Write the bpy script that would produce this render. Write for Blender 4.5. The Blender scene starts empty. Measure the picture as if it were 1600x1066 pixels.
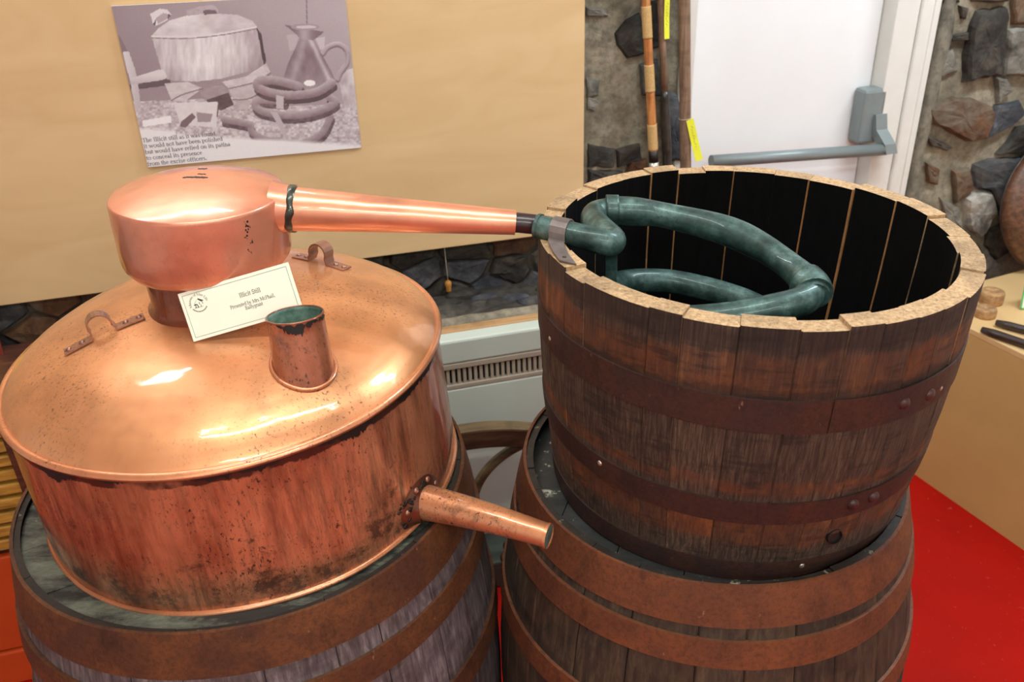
import bpy, math, random
import numpy as np
from mathutils import Vector, Matrix, noise
random.seed(7)
scene = bpy.context.scene
COL = scene.collection
PI = math.pi

# ------------------------------------------------------------------ camera
cam_d = bpy.data.cameras.new('camera'); cam = bpy.data.objects.new('camera', cam_d); COL.objects.link(cam)
FW = Vector((0.0, 0.88085202, -0.47339171)); RT = Vector((0.99934733, -0.01710065, -0.03181961)); UP = Vector((0.03612367, 0.47308274, 0.88027711))
CAM_M = Matrix((RT, UP, -FW)).transposed().to_4x4(); CAM_M.translation = Vector((0, 0, 1.6771))
cam.matrix_world = CAM_M
cam_d.sensor_width = 36.0; cam_d.lens = 36.0 * 1336.63 / 1600.0; cam_d.clip_start = 0.02
cam_d.dof.use_dof = True; cam_d.dof.focus_distance = 1.22; cam_d.dof.aperture_fstop = 7.5
scene.camera = cam

# ------------------------------------------------------------------ world and light
world = bpy.data.worlds.new('world'); scene.world = world; world.use_nodes = True
world.node_tree.nodes['Background'].inputs[0].default_value = (0.9, 0.85, 0.75, 1)
world.node_tree.nodes['Background'].inputs[1].default_value = 0.15
vs = scene.view_settings
vs.view_transform = 'Standard'; vs.look = 'None'; vs.gamma = 1.0; vs.use_curve_mapping = False
vs.exposure = 0.2

YAW = 0.2485
WV = Vector((math.cos(YAW), math.sin(YAW), 0)); NV = Vector((-math.sin(YAW), math.cos(YAW), 0))
def WP(s, t, z): return WV * s + NV * t + Vector((0, 0, z))

CEIL = 2.65
# ceiling fluorescent fixtures: (s, t, length, width, watts, colour); the fittings themselves are built further down
LAMPS = [(0.15, 0.72, 1.3, 0.07, 12, (0.92, 1.0, 0.95)),
         (-0.42, 1.86, 1.15, 0.05, 9, (0.90, 0.98, 1.08)),
         (0.2, -0.9, 1.5, 0.10, 27, (0.92, 1.0, 0.97)),
         (1.85, 1.25, 1.2, 0.10, 27, (0.86, 0.98, 1.06)),
         (-1.2, -2.1, 1.5, 0.10, 20, (0.92, 1.0, 0.97)),  # added unseen lamp, fills the scene from the camera side
         (1.5, -2.1, 1.5, 0.10, 20, (0.92, 1.0, 0.97))]  # its twin on the right, also added as front fill
for (s, t, L, wd, W_, c) in LAMPS:
    ld = bpy.data.lights.new('tube_light', 'AREA'); ld.shape = 'RECTANGLE'; ld.size = L; ld.size_y = wd; ld.energy = W_; ld.color = c
    lo = bpy.data.objects.new('tube_light', ld); COL.objects.link(lo)
    lo.location = WP(s, t, CEIL - 0.105); lo.rotation_euler = (0, 0, YAW)

# ------------------------------------------------------------------ helpers
class MB:
    def __init__(s): s.v = []; s.f = []; s.m = []; s.sm = []
    def add(s, vs_, fs, m=0, smooth=False):
        b = len(s.v); s.v += [Vector(q) for q in vs_]
        for f in fs:
            s.f.append(tuple(i + b for i in f)); s.m.append(m); s.sm.append(smooth)
        return s
    def box(s, c, d, m=0, rot=None):
        c = Vector(c); h = Vector(d) / 2
        q = [Vector((x, y, z)) for z in (-1, 1) for y in (-1, 1) for x in (-1, 1)]
        q = [Vector((a.x * h.x, a.y * h.y, a.z * h.z)) for a in q]
        if rot is not None: q = [rot @ a for a in q]
        return s.add([a + c for a in q], [(0, 2, 3, 1), (4, 5, 7, 6), (0, 1, 5, 4), (2, 6, 7, 3), (0, 4, 6, 2), (1, 3, 7, 5)], m)
    def bbox(s, c, d, bev, m=0, rot=None):
        """box with bevelled edges"""
        import bmesh
        bm = bmesh.new(); bmesh.ops.create_cube(bm, size=1)
        for v in bm.verts: v.co = Vector((v.co.x * d[0], v.co.y * d[1], v.co.z * d[2]))
        bmesh.ops.bevel(bm, geom=bm.edges[:], offset=bev, segments=2, affect='EDGES', profile=0.5)
        bm.verts.index_update()
        vs_ = [(rot @ v.co if rot is not None else v.co.copy()) + Vector(c) for v in bm.verts]
        fs = [tuple(v.index for v in f.verts) for f in bm.faces]; bm.free()
        return s.add(vs_, fs, m)
    def lathe(s, prof, n=64, m=0, smooth=True, a0=0.0, a1=2 * PI, fn=None):
        full = abs(a1 - a0 - 2 * PI) < 1e-6
        k = n if full else n + 1
        vs_ = []
        for j in range(k):
            a = a0 + (a1 - a0) * j / n
            for (r, z) in prof:
                if fn: r, z = fn(r, z, a)
                vs_.append((r * math.cos(a), r * math.sin(a), z))
        P = len(prof); fs = []
        for j in range(n):
            j2 = (j + 1) % k
            for i in range(P - 1):
                fs.append((j * P + i, j2 * P + i, j2 * P + i + 1, j * P + i + 1))
        return s.add(vs_, fs, m, smooth)
    def tube(s, path, rad, n=16, m=0, caps=True, closed=False, smooth=True):
        path = [Vector(q) for q in path]; N = len(path)
        if not hasattr(rad, '__len__'): rad = [rad] * N
        vs_ = []; up = None
        for i in range(N):
            if closed: t = path[(i + 1) % N] - path[i - 1]
            else: t = path[min(i + 1, N - 1)] - path[max(i - 1, 0)]
            t.normalize()
            if up is None:
                up = Vector((0, 0, 1)) if abs(t.z) < .9 else Vector((1, 0, 0))
            up = (up - t * up.dot(t)).normalized(); sd = t.cross(up)
            for j in range(n):
                a = 2 * PI * j / n
                vs_.append(path[i] + (up * math.cos(a) + sd * math.sin(a)) * rad[i])
        fs = []
        for i in range(N if closed else N - 1):
            i2 = (i + 1) % N
            for j in range(n):
                j2 = (j + 1) % n
                fs.append((i * n + j, i2 * n + j, i2 * n + j2, i * n + j2))
        b = len(s.v)
        s.add(vs_, fs, m, smooth)
        if caps and not closed:
            s.f.append(tuple(b + j for j in range(n))); s.m.append(m); s.sm.append(False)
            s.f.append(tuple(b + (N - 1) * n + j for j in reversed(range(n)))); s.m.append(m); s.sm.append(False)
        return s
    def strip(s, path, wvec, th, m=0, nrm=None):
        """flat strap: path points, half-width vector, thickness along given normals"""
        path = [Vector(q) for q in path]; N = len(path); vs_ = []
        for i in range(N):
            t = (path[min(i + 1, N - 1)] - path[max(i - 1, 0)]).normalized()
            wv = Vector(wvec); nn = t.cross(wv).normalized() * th / 2
            p = path[i]
            vs_ += [p - wv - nn, p + wv - nn, p + wv + nn, p - wv + nn]
        fs = []
        for i in range(N - 1):
            for j in range(4):
                j2 = (j + 1) % 4
                fs.append((i * 4 + j, i * 4 + j2, i * 4 + 4 + j2, i * 4 + 4 + j))
        fs += [(3, 2, 1, 0), tuple((N - 1) * 4 + j for j in range(4))]
        return s.add(vs_, fs, m)
    def dome(s, c, nrm_, r, h, n=10, m=0):
        c = Vector(c); nrm_ = Vector(nrm_).normalized()
        a = nrm_.orthogonal().normalized(); b = nrm_.cross(a)
        vs_ = []
        for (rr, hh) in ((1, -0.3), (1, .2), (.75, .7), (.35, 1)):
            for j in range(n):
                t = 2 * PI * j / n; vs_.append(c + (a * math.cos(t) + b * math.sin(t)) * r * rr + nrm_ * h * hh)
        fs = [(i * n + j, i * n + (j + 1) % n, i * n + n + (j + 1) % n, i * n + n + j) for i in range(3) for j in range(n)]
        fs.append(tuple(3 * n + j for j in range(n)))
        return s.add(vs_, fs, m, True)
    def xf(s, M):
        s.v = [M @ q for q in s.v]; return s
    def mesh(s, name, mats):
        me = bpy.data.meshes.new(name)
        me.from_pydata([tuple(q) for q in s.v], [], s.f)
        me.polygons.foreach_set('material_index', s.m); me.polygons.foreach_set('use_smooth', s.sm)
        for mt in (mats if isinstance(mats, (list, tuple)) else [mats]): me.materials.append(mt)
        me.validate(); me.update()
        return me
    def build(s, name, mats, parent=None, fix=False):
        if fix:
            import bmesh
            bm = bmesh.new(); me = s.mesh(name, mats); bm.from_mesh(me); bmesh.ops.recalc_face_normals(bm, faces=bm.faces[:]); bm.to_mesh(me); bm.free()
        else: me = s.mesh(name, mats)
        return link(name, me, parent)
def link(name, me, parent=None):
    o = bpy.data.objects.new(name, me); COL.objects.link(o)
    if parent is not None: o.parent = parent
    return o
def tag(o, label, cat, group=None):
    o['label'] = label; o['category'] = cat
    if group: o['group'] = group
    return o
def struct(o):
    o['kind'] = 'structure'; return o
MATS = {}
def thing(name, label, cat, M=None, group=None):
    o = bpy.data.objects.new(name, None); COL.objects.link(o)
    o.empty_display_size = 0.05
    if M is not None: o.matrix_world = M
    MATS[o.name] = M.copy() if M is not None else Matrix.Identity(4)
    if label: tag(o, label, cat, group)
    return o
def wallM(s=0, t=0, z=0):
    M = Matrix.Rotation(YAW, 4, 'Z'); M.translation = WP(s, t, z); return M
def axisM(base, ax):
    ax = Vector(ax).normalized(); a = Vector((0, 1, 0)).cross(ax).normalized(); b = ax.cross(a)
    M = Matrix((a, b, ax)).transposed().to_4x4(); M.translation = Vector(base); return M
def smooth_path(pts, n=8, closed=False):
    pts = [Vector(q) for q in pts]; out = []; N = len(pts)
    rng = range(N if closed else N - 1)
    for i in rng:
        if closed: p0, p1, p2, p3 = pts[i - 1], pts[i], pts[(i + 1) % N], pts[(i + 2) % N]
        else: p0, p1, p2, p3 = pts[max(i - 1, 0)], pts[i], pts[i + 1], pts[min(i + 2, N - 1)]
        for k in range(n):
            t = k / n; t2 = t * t; t3 = t2 * t
            out.append(0.5 * ((2 * p1) + (p2 - p0) * t + (2 * p0 - 5 * p1 + 4 * p2 - p3) * t2 + (3 * p1 - p0 - 3 * p2 + p3) * t3))
    if not closed: out.append(pts[-1])
    return out

# ------------------------------------------------------------------ materials
def lin(c):
    return tuple(((x / 255) / 12.92 if x / 255 <= .04045 else ((x / 255 + .055) / 1.055) ** 2.4) for x in c) + (1.0,)
class NT:
    def __init__(s, name):
        s.mat = bpy.data.materials.new(name); s.mat.use_nodes = True; s.t = s.mat.node_tree
        s.b = s.t.nodes['Principled BSDF']; s.tc = s.t.nodes.new('ShaderNodeTexCoord')
    def n(s, typ, **k):
        nd = s.t.nodes.new(typ)
        for a, b in k.items(): setattr(nd, a, b)
        return nd
    def l(s, a, b): s.t.links.new(a, b)
    def coord(s, scale=(1, 1, 1), out='Object', loc=(0, 0, 0)):
        mp = s.n('ShaderNodeMapping'); mp.inputs['Scale'].default_value = scale; mp.inputs['Location'].default_value = loc
        s.l(s.tc.outputs[out], mp.inputs[0]); return mp.outputs[0]
    def noise(s, vec, sc, det=4, rough=.55, dist=0.0):
        nd = s.n('ShaderNodeTexNoise'); nd.inputs['Scale'].default_value = sc; nd.inputs['Detail'].default_value = det
        nd.inputs['Roughness'].default_value = rough; nd.inputs['Distortion'].default_value = dist
        s.l(vec, nd.inputs['Vector']); return nd.outputs[0]
    def ramp(s, fac, stops, mode='LINEAR'):
        r = s.n('ShaderNodeValToRGB'); e = r.color_ramp.elements; r.color_ramp.interpolation = mode
        while len(e) < len(stops): e.new(.5)
        for el, (p, c) in zip(e, stops):
            el.position = p; el.color = c if hasattr(c, '__len__') else (c, c, c, 1)
        s.l(fac, r.inputs[0]); return r.outputs[0]
    def mix(s, fac, a, b, mode='MIX'):
        m = s.n('ShaderNodeMix', data_type='RGBA', blend_type=mode)
        for k, v in ((0, fac), (6, a), (7, b)):
            if hasattr(v, 'is_linked') or hasattr(v, 'links'): s.l(v, m.inputs[k])
            else: m.inputs[k].default_value = v
        return m.outputs[2]
    def math(s, op, a, b=0.0, clamp=False):
        m = s.n('ShaderNodeMath', operation=op); m.use_clamp = clamp
        for k, v in ((0, a), (1, b)):
            if hasattr(v, 'links'): s.l(v, m.inputs[k])
            else: m.inputs[k].default_value = v
        return m.outputs[0]
    def set(s, **k):
        for a, v in k.items():
            i = s.b.inputs[a.replace('_', ' ')]
            if hasattr(v, 'links'): s.l(v, i)
            else: i.default_value = v
        return s
    def bump(s, h, st=.3, d=.002):
        b = s.n('ShaderNodeBump'); b.inputs['Strength'].default_value = st; b.inputs['Distance'].default_value = d
        s.l(h, b.inputs['Height']); s.l(b.outputs[0], s.b.inputs['Normal']); return s
    def sepz(s, vec=None):
        x = s.n('ShaderNodeSeparateXYZ'); s.l(vec if vec is not None else s.tc.outputs['Object'], x.inputs[0]); return x.outputs
    def rnd(s): return s.n('ShaderNodeObjectInfo').outputs['Random']

def plain(name, c, rough=.6, metal=0.0, var=.12, sc=30, bump=0.0, coat=0.0):
    N = NT(name); f = N.noise(N.coord(), sc, 5)
    a = lin(c); d = tuple(x * (1 - var) for x in a[:3]) + (1,); h = tuple(min(1, x * (1 + var)) for x in a[:3]) + (1,)
    N.set(Base_Color=N.ramp(f, [(.3, d), (.7, h)]), Roughness=rough, Metallic=metal, Coat_Weight=coat, Coat_Roughness=.1)
    if bump: N.bump(f, bump, .002)
    return N.mat

def copper(name, base=(222, 128, 88), grime=.35, streak=0.0, seam=None, rough=.33, patch=0.0, foot=None, low=None, metal=.6):
    N = NT(name); co = N.coord()
    big = N.noise(co, 7, 4, .6); fine = N.noise(co, 160, 3, .7)
    col = N.ramp(big, [(.28, lin(tuple(x * .80 for x in base))), (.52, lin(base)), (.8, lin((min(255, base[0] * 1.08), base[1] * 1.12, base[2] * 1.15)))])
    # dark pits, gathered in clouds
    pits = N.ramp(N.noise(N.coord((1, 1, .5)), 240, 5, .75), [(.555, 0.0), (.64, 1.0)])
    cloud = N.ramp(N.noise(co, 9, 3, .6), [(.40, 0.0), (.66, 1.0)])
    g = N.math('MULTIPLY', N.math('MULTIPLY', pits, cloud), grime * 1.6, True)
    if streak:
        st = N.ramp(N.noise(N.coord((34, 34, 3.6)), 1.9, 7, .78), [(.47, 0.0), (.70, 1.0)])
        red = N.ramp(N.noise(N.coord((16, 16, 2.4), loc=(5, 2, 0)), 1.5, 5, .7), [(.45, 0.0), (.66, 1.0)])
        col = N.mix(N.math('MULTIPLY', red, streak * .75), col, lin((118, 44, 26)))
        st2 = N.ramp(N.noise(co, 5.5, 2), [(.36, 0.0), (.60, 1.0)])
        g = N.math('MAXIMUM', g, N.math('MULTIPLY', N.math('MULTIPLY', st, st2), streak, True))
    z = N.sepz()[2]
    if seam is not None:   # black solder smear under the rim bead
        zz = N.math('ADD', z, N.math('MULTIPLY', N.math('SUBTRACT', N.noise(co, 26, 5, .7), .5), .022))
        band = N.math('SUBTRACT', 1.0, N.math('DIVIDE', N.math('ABSOLUTE', N.math('SUBTRACT', zz, seam)), .0085), True)
        band = N.ramp(band, [(.05, 0.0), (.3, 1.0)])
        br = N.ramp(N.noise(co, 14, 3, .6), [(.33, 0.0), (.45, 1.0)])
        g = N.math('MAXIMUM', g, N.math('MULTIPLY', N.math('MULTIPLY', band, br), .95))
    if low is not None:    # soot patches towards the foot, where the fire was
        w_ = N.math('SUBTRACT', 1.0, N.math('DIVIDE', N.math('SUBTRACT', z, low[0]), low[1]), True)
        pt = N.ramp(N.math('ADD', N.noise(co, 20, 6, .75), N.math('MULTIPLY', w_, .16)), [(.60, 0.0), (.72, 1.0)])
        g = N.math('MAXIMUM', g, N.math('MULTIPLY', pt, .85))
    if patch:
        pt = N.ramp(N.noise(co, 34, 6, .75), [(.52, 0.0), (.68, 1.0)])
        g = N.math('MAXIMUM', g, N.math('MULTIPLY', pt, patch))
    col = N.mix(g, col, lin((42, 22, 16)))
    N.set(Base_Color=col, Metallic=N.math('SUBTRACT', metal, N.math('MULTIPLY', g, metal * .8)), Roughness=N.math('ADD', N.math('MULTIPLY', big, .16), rough - .06),
          Coat_Weight=.8, Coat_Roughness=.07, Coat_IOR=1.5)
    hh = N.math('ADD', N.math('MULTIPLY', N.noise(co, 12, 2), 1.0), N.math('MULTIPLY', fine, .02))
    N.bump(hh, .22, .012)
    cb = N.n('ShaderNodeBump'); cb.inputs['Strength'].default_value = .22; cb.inputs['Distance'].default_value = .012
    N.l(hh, cb.inputs['Height']); N.l(cb.outputs[0], N.b.inputs['Coat Normal'])
    return N.mat

def wood(name, dark, mid, light, grain=(55, 55, 3.5), rough=.65, stain=None, stain_amt=.6, var=.35, coat=0.0, bump=.35):
    N = NT(name); rd = N.rnd()
    off = N.n('ShaderNodeCombineXYZ'); N.l(N.math('MULTIPLY', rd, 9), off.inputs[2])
    ad = N.n('ShaderNodeVectorMath', operation='ADD'); N.l(N.tc.outputs['Object'], ad.inputs[0]); N.l(off.outputs[0], ad.inputs[1])
    mp = N.n('ShaderNodeMapping'); mp.inputs['Scale'].default_value = grain; N.l(ad.outputs[0], mp.inputs[0])
    g = N.noise(mp.outputs[0], 2.2, 6, .68, .4)
    col = N.ramp(g, [(.28, lin(dark)), (.5, lin(mid)), (.74, lin(light))])
    blot = N.noise(ad.outputs[0], 11, 4, .6)
    if stain: col = N.mix(N.math('MULTIPLY', N.ramp(blot, [(.45, 0.0), (.66, 1.0)]), stain_amt), col, lin(stain))
    dk = N.noise(N.coord((3, 3, 8), loc=(3, 1, 0)), 3.0, 4, .6)
    col = N.mix(N.math('MULTIPLY', N.ramp(dk, [(.5, 0.0), (.72, 1.0)]), .65), col, lin(tuple(x * .55 for x in dark)))
    v = N.math('ADD', 1 - var / 2, N.math('MULTIPLY', rd, var))
    mv = N.n('ShaderNodeVectorMath', operation='SCALE'); N.l(col, mv.inputs[0]); N.l(v, mv.inputs['Scale'])
    N.set(Base_Color=mv.outputs[0], Roughness=rough, Coat_Weight=coat, Coat_Roughness=.25)
    N.bump(g, bump, .002)
    return N.mat

def rust(name, base=(84, 50, 40), orange=(140, 74, 34), amt=.6, rough=.55):
    N = NT(name); co = N.coord(); cz = N.coord((1, 1, .35))
    a = N.noise(co, 11, 7, .72, .4); b = N.noise(co, 150, 5, .75); d = N.noise(cz, 26, 6, .75)
    col = N.mix(N.math('MULTIPLY', N.ramp(a, [(.42, 0.0), (.64, 1.0)]), amt), lin(base), lin(orange))
    col = N.mix(N.math('MULTIPLY', N.ramp(d, [(.54, 0.0), (.70, 1.0)]), .7), col, lin(tuple(x * .45 for x in base)))
    col = N.mix(N.math('MULTIPLY', N.ramp(b, [(.45, 0.0), (.65, 1.0)]), .5), col, lin(tuple(x * .6 for x in base)))
    sp = N.ramp(N.noise(cz, 90, 4, .6), [(.69, 0.0), (.74, 1.0)])
    col = N.mix(N.math('MULTIPLY', sp, .55), col, lin((168, 124, 96)))
    N.set(Base_Color=col, Roughness=N.math('ADD', rough - .1, N.math('MULTIPLY', b, .3)), Metallic=.2); N.bump(b, .4, .001)
    return N.mat

M_copper_body = copper('copper_body', (208, 136, 98), 1.0, 1.0, .2120, .40, 0.0, None, (.0, .14), .55)
M_copper_dome = copper('copper_dome', (226, 158, 108), .6, 0.0, None, .38, metal=.6)
M_copper_head = copper('copper_head', (230, 152, 122), .15, 0.0, None, .34, metal=.55)
M_copper_arm = copper('copper_arm', (232, 156, 122), .08, 0.0, None, .32, metal=.6)
M_copper_spout = copper('copper_spout', (208, 140, 98), .9, 0.0, None, .36, .75)
M_copper_cup = copper('copper_cup', (190, 120, 88), 1.0, .6, None, .36, .7)
M_copper_neck = copper('copper_neck', (150, 84, 56), .9, .6, None, .38, .6)
M_copper_handle = copper('copper_handle', (166, 116, 94), .8, 0.0, None, .38, .5)
M_bead = copper('copper_bead', (220, 146, 102), .7, 0.0, None, .34)
M_solder = plain('green_solder', (58, 62, 52), .35, .4, .5, 90, .4, .5)
M_black = plain('black_smear', (22, 18, 15), .5, 0, .3, 60)
M_stub = plain('dark_brown_tube', (48, 32, 34), .35, 0, .25, 40, 0, .3)
N = NT('patina_inside'); f = N.noise(N.coord(), 40, 6, .7)
N.set(Base_Color=N.ramp(f, [(.3, lin((40, 62, 52))), (.5, lin((84, 116, 102))), (.72, lin((128, 150, 136)))]), Roughness=.6, Metallic=.2); N.bump(f, .4, .002); M_patina_in = N.mat
N = NT('verdigris'); f = N.noise(N.coord(), 26, 6, .7); g_ = N.noise(N.coord(), 110, 4, .7)
c_ = N.ramp(f, [(.28, lin((22, 34, 32))), (.5, lin((56, 82, 77))), (.72, lin((104, 134, 128)))])
c_ = N.mix(N.ramp(g_, [(.55, 0.0), (.72, .7)]), c_, lin((30, 40, 34)))
N.set(Base_Color=c_, Roughness=.45, Metallic=.35, Coat_Weight=.15); N.bump(g_, .3, .001); M_verdigris = N.mat
M_strap = plain('grey_strap', (118, 108, 104), .5, .5, .25, 50, .3)

def tub_wood():
    N = NT('tub_oak'); rd = N.rnd()
    off = N.n('ShaderNodeCombineXYZ'); N.l(N.math('MULTIPLY', rd, 9), off.inputs[2])
    ad = N.n('ShaderNodeVectorMath', operation='ADD'); N.l(N.tc.outputs['Object'], ad.inputs[0]); N.l(off.outputs[0], ad.inputs[1])
    def mapped(sc):
        mp = N.n('ShaderNodeMapping'); mp.inputs['Scale'].default_value = sc; N.l(ad.outputs[0], mp.inputs[0]); return mp.outputs[0]
    fine = N.noise(mapped((150, 150, 6)), 2.4, 7, .75, .3); cross = N.noise(mapped((8, 8, 60)), 2.0, 4, .6); blot = N.noise(mapped((1, 1, 1)), 14, 6, .7)
    col = N.ramp(fine, [(.30, lin((26, 19, 15))), (.48, lin((66, 49, 38))), (.66, lin((104, 84, 66)))])
    z = N.sepz()[2]; zz = N.math('ADD', z, N.math('MULTIPLY', N.math('SUBTRACT', blot, .5), .05))
    def band(c, hw):
        return N.math('SUBTRACT', 1.0, N.math('DIVIDE', N.math('ABSOLUTE', N.math('SUBTRACT', zz, c)), hw), True)
    # ochre and dark traces of hoops that once sat here
    och = N.ramp(N.math('MAXIMUM', band(.325, .034), N.math('MAXIMUM', band(.088, .026), band(.165, .012))), [(.0, 0.0), (.4, 1.0)])
    ochc = N.ramp(N.noise(mapped((3, 3, 1)), 18, 6, .75), [(.35, lin((76, 38, 18))), (.55, lin((116, 62, 26))), (.72, lin((158, 104, 46)))])
    och_n = N.ramp(N.noise(mapped((1, 1, 2)), 7, 4, .6), [(.34, .25), (.62, 1.0)])
    col = N.mix(N.math('MULTIPLY', N.math('MULTIPLY', och, och_n), .72), col, ochc)
    dk = N.ramp(N.math('MAXIMUM', band(.304, .010), band(.375, .022)), [(.0, 0.0), (.5, 1.0)])
    col = N.mix(N.math('MULTIPLY', dk, .55), col, lin((24, 18, 16)))
    col = N.mix(N.math('MULTIPLY', N.ramp(N.math('MULTIPLY', cross, blot), [(.26, 0.0), (.36, 1.0)]), .6), col, lin((22, 16, 13)))
    v = N.math('ADD', .72, N.math('MULTIPLY', rd, .5)); mv = N.n('ShaderNodeVectorMath', operation='SCALE'); N.l(col, mv.inputs[0]); N.l(v, mv.inputs['Scale'])
    N.set(Base_Color=mv.outputs[0], Roughness=.68); N.bump(fine, .6, .002)
    return N.mat
M_tub = tub_wood()
M_tub_top = wood('cut_oak_endgrain', (124, 94, 64), (182, 148, 108), (212, 182, 140), grain=(90, 90, 90), rough=.8, var=.16, bump=.6)
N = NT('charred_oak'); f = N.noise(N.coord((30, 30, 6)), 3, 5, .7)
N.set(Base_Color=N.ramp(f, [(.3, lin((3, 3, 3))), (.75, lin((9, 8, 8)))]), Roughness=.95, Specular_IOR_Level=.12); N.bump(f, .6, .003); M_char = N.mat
M_joint = plain('pale_joint', (150, 102, 56), .75, 0, .2, 60)
M_bar_l = wood('grey_oak', (52, 46, 47), (98, 88, 90), (140, 128, 128), stain=(58, 44, 40), stain_amt=.7, var=.4)
M_bar_r = wood('brown_oak', (26, 21, 16), (58, 47, 36), (90, 74, 54), stain=(84, 58, 32), stain_amt=.35, var=.4)
M_rust_l = rust('rust_left', (86, 52, 34), (126, 76, 38), .75)
M_rust_r = rust('rust_right', (104, 60, 38), (132, 76, 42), .75)
M_rust_t = rust('rust_tub', (60, 40, 36), (86, 50, 30), .55)
M_rivet = rust('rivet_steel', (74, 46, 44), (96, 60, 40), .4, .4)
M_screw = plain('zinc_screw', (190, 180, 165), .35, .8, .15, 60)
def headmat(name, base, dark, spl, amt):
    N = NT(name); co = N.coord()
    a = N.noise(N.coord((2, 5, 3)), 4, 7, .75); c = N.ramp(a, [(.40, lin(dark)), (.65, lin(base))])
    s_ = N.ramp(N.noise(co, 38, 5, .7), [(.64 - amt, 0.0), (.70 - amt, 1.0)])
    m_ = N.ramp(N.noise(co, 5, 3), [(.42, 0.0), (.6, 1.0)])
    N.set(Base_Color=N.mix(N.math('MULTIPLY', N.math('MULTIPLY', s_, m_), .8), c, lin(spl)), Roughness=.55); N.bump(a, .3, .002); return N.mat
M_chime = headmat('dark_chime', (50, 44, 38), (28, 24, 20), (176, 168, 144), .02)
M_head_l = headmat('head_green_grey', (132, 138, 120), (44, 44, 42), (168, 168, 150), 0)
M_head_r = headmat('head_dark', (58, 60, 58), (34, 36, 36), (196, 194, 172), .03)

# ------------------------------------------------------------------ room shell
N = NT('red_floor_paint'); a = N.noise(N.coord(), 3.5, 5); sp = N.ramp(N.noise(N.coord(), 60, 3, .6), [(.655, 0.0), (.70, 1.0)])
c_ = N.ramp(a, [(.3, lin((156, 14, 5))), (.7, lin((173, 18, 6)))])
N.set(Base_Color=N.mix(N.math('MULTIPLY', sp, .25), c_, lin((214, 110, 90))), Roughness=.6, Specular_IOR_Level=.12); N.bump(N.noise(N.coord(), 25, 3), .08, .002); M_floor = N.mat
M_plaster = plain('cream_plaster', (232, 232, 226), .8, 0, .05, 6)
M_ceiling = plain('white_ceiling', (240, 240, 236), .85, 0, .03, 5)
S0, S1, T0, T1 = -2.6, 3.3, -3.2, 2.22
def slab(name, c, d, m):
    o = MB().box((0, 0, 0), d).build(name, m); o.location = WP(*c); o.rotation_euler = (0, 0, YAW); return struct(o)
slab('floor', ((S0 + S1) / 2, (T0 + T1) / 2, -.05), (S1 - S0 + .4, T1 - T0 + .8, .1), M_floor)
slab('ceiling', ((S0 + S1) / 2, (T0 + T1) / 2, CEIL + .05), (S1 - S0 + .4, T1 - T0 + .8, .1), M_ceiling)
slab('wall_left', (S0 - .1, (T0 + T1) / 2, CEIL / 2), (.2, T1 - T0 + .6, CEIL), M_plaster)
slab('wall_right', (S1 + .1, (T0 + T1) / 2, CEIL / 2), (.2, T1 - T0 + .6, CEIL), M_plaster)
slab('wall_front', ((S0 + S1) / 2, T0 - .1, CEIL / 2), (S1 - S0, .2, CEIL), M_plaster)

# rubble wall: mortar surface with real relief, stones set into it
def mortar(name, cols, seed, sc=14):
    N = NT(name); co = N.coord(loc=(seed, 0, 0))
    a = N.noise(co, sc * .35, 6, .65); b = N.noise(co, sc * 3, 5, .7)
    c = N.ramp(a, cols); gm = N.n('ShaderNodeNewGeometry'); gr = N.noise(gm.outputs['Position'], 5.5, 6, .7, .6)
    c = N.mix(N.math('MULTIPLY', N.ramp(gr, [(.30, 1.0), (.44, 0.0)]), .7), c, lin((40, 37, 33)))
    N.set(Base_Color=N.mix(N.math('MULTIPLY', N.ramp(b, [(.42, 0.0), (.7, 1.0)]), .6), c, lin((58, 52, 46))), Roughness=.9)
    N.bump(b, .6, .006); return N.mat
M_mortar = mortar('lime_mortar', [(.3, lin((96, 88, 74))), (.46, lin((138, 130, 110))), (.62, lin((166, 156, 134))), (.8, lin((150, 132, 104)))], 0)
M_mortar_d = mortar('dark_mortar', [(.3, lin((48, 44, 38))), (.5, lin((84, 78, 66))), (.7, lin((120, 112, 94)))], 3)
def stone_mat(name, a_, b_, c_, sc=9):
    N = NT(name); rd = N.rnd(); cv = N.n('ShaderNodeCombineXYZ'); N.l(N.math('MULTIPLY', rd, 20), cv.inputs[0])
    ad = N.n('ShaderNodeVectorMath', operation='ADD'); N.l(N.tc.outputs['Object'], ad.inputs[0]); N.l(cv.outputs[0], ad.inputs[1])
    f = N.noise(ad.outputs[0], sc, 7, .7, .5); g = N.noise(ad.outputs[0], sc * 6, 5, .7)
    c = N.ramp(f, [(.3, lin(a_)), (.5, lin(b_)), (.72, lin(c_))])
    gm = N.n('ShaderNodeNewGeometry'); gr = N.noise(gm.outputs['Position'], 5.5, 6, .7, .6)
    c = N.mix(N.math('MULTIPLY', N.ramp(gr, [(.50, 0.0), (.66, 1.0)]), .75), c, lin((112, 104, 90)))
    c = N.mix(N.math('MULTIPLY', N.ramp(gr, [(.30, 1.0), (.44, 0.0)]), .7), c, lin((22, 20, 19)))
    v = N.math('ADD', .8, N.math('MULTIPLY', rd, .4)); mv = N.n('ShaderNodeVectorMath', operation='SCALE'); N.l(c, mv.inputs[0]); N.l(v, mv.inputs['Scale'])
    N.set(Base_Color=mv.outputs[0], Roughness=.8); N.bump(g, .7, .006); return N.mat
ST_DARK = stone_mat('dark_slate', (26, 24, 22), (50, 46, 40), (88, 84, 74))
ST_BROWN = stone_mat('rusty_stone', (40, 26, 18), (92, 60, 36), (130, 94, 62))
ST_GREY = stone_mat('grey_stone', (70, 68, 62), (120, 116, 106), (160, 154, 142))
ST_BLUE = stone_mat('blue_grey_stone', (34, 36, 40), (64, 66, 72), (116, 116, 116))
TW = 2.10
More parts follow.
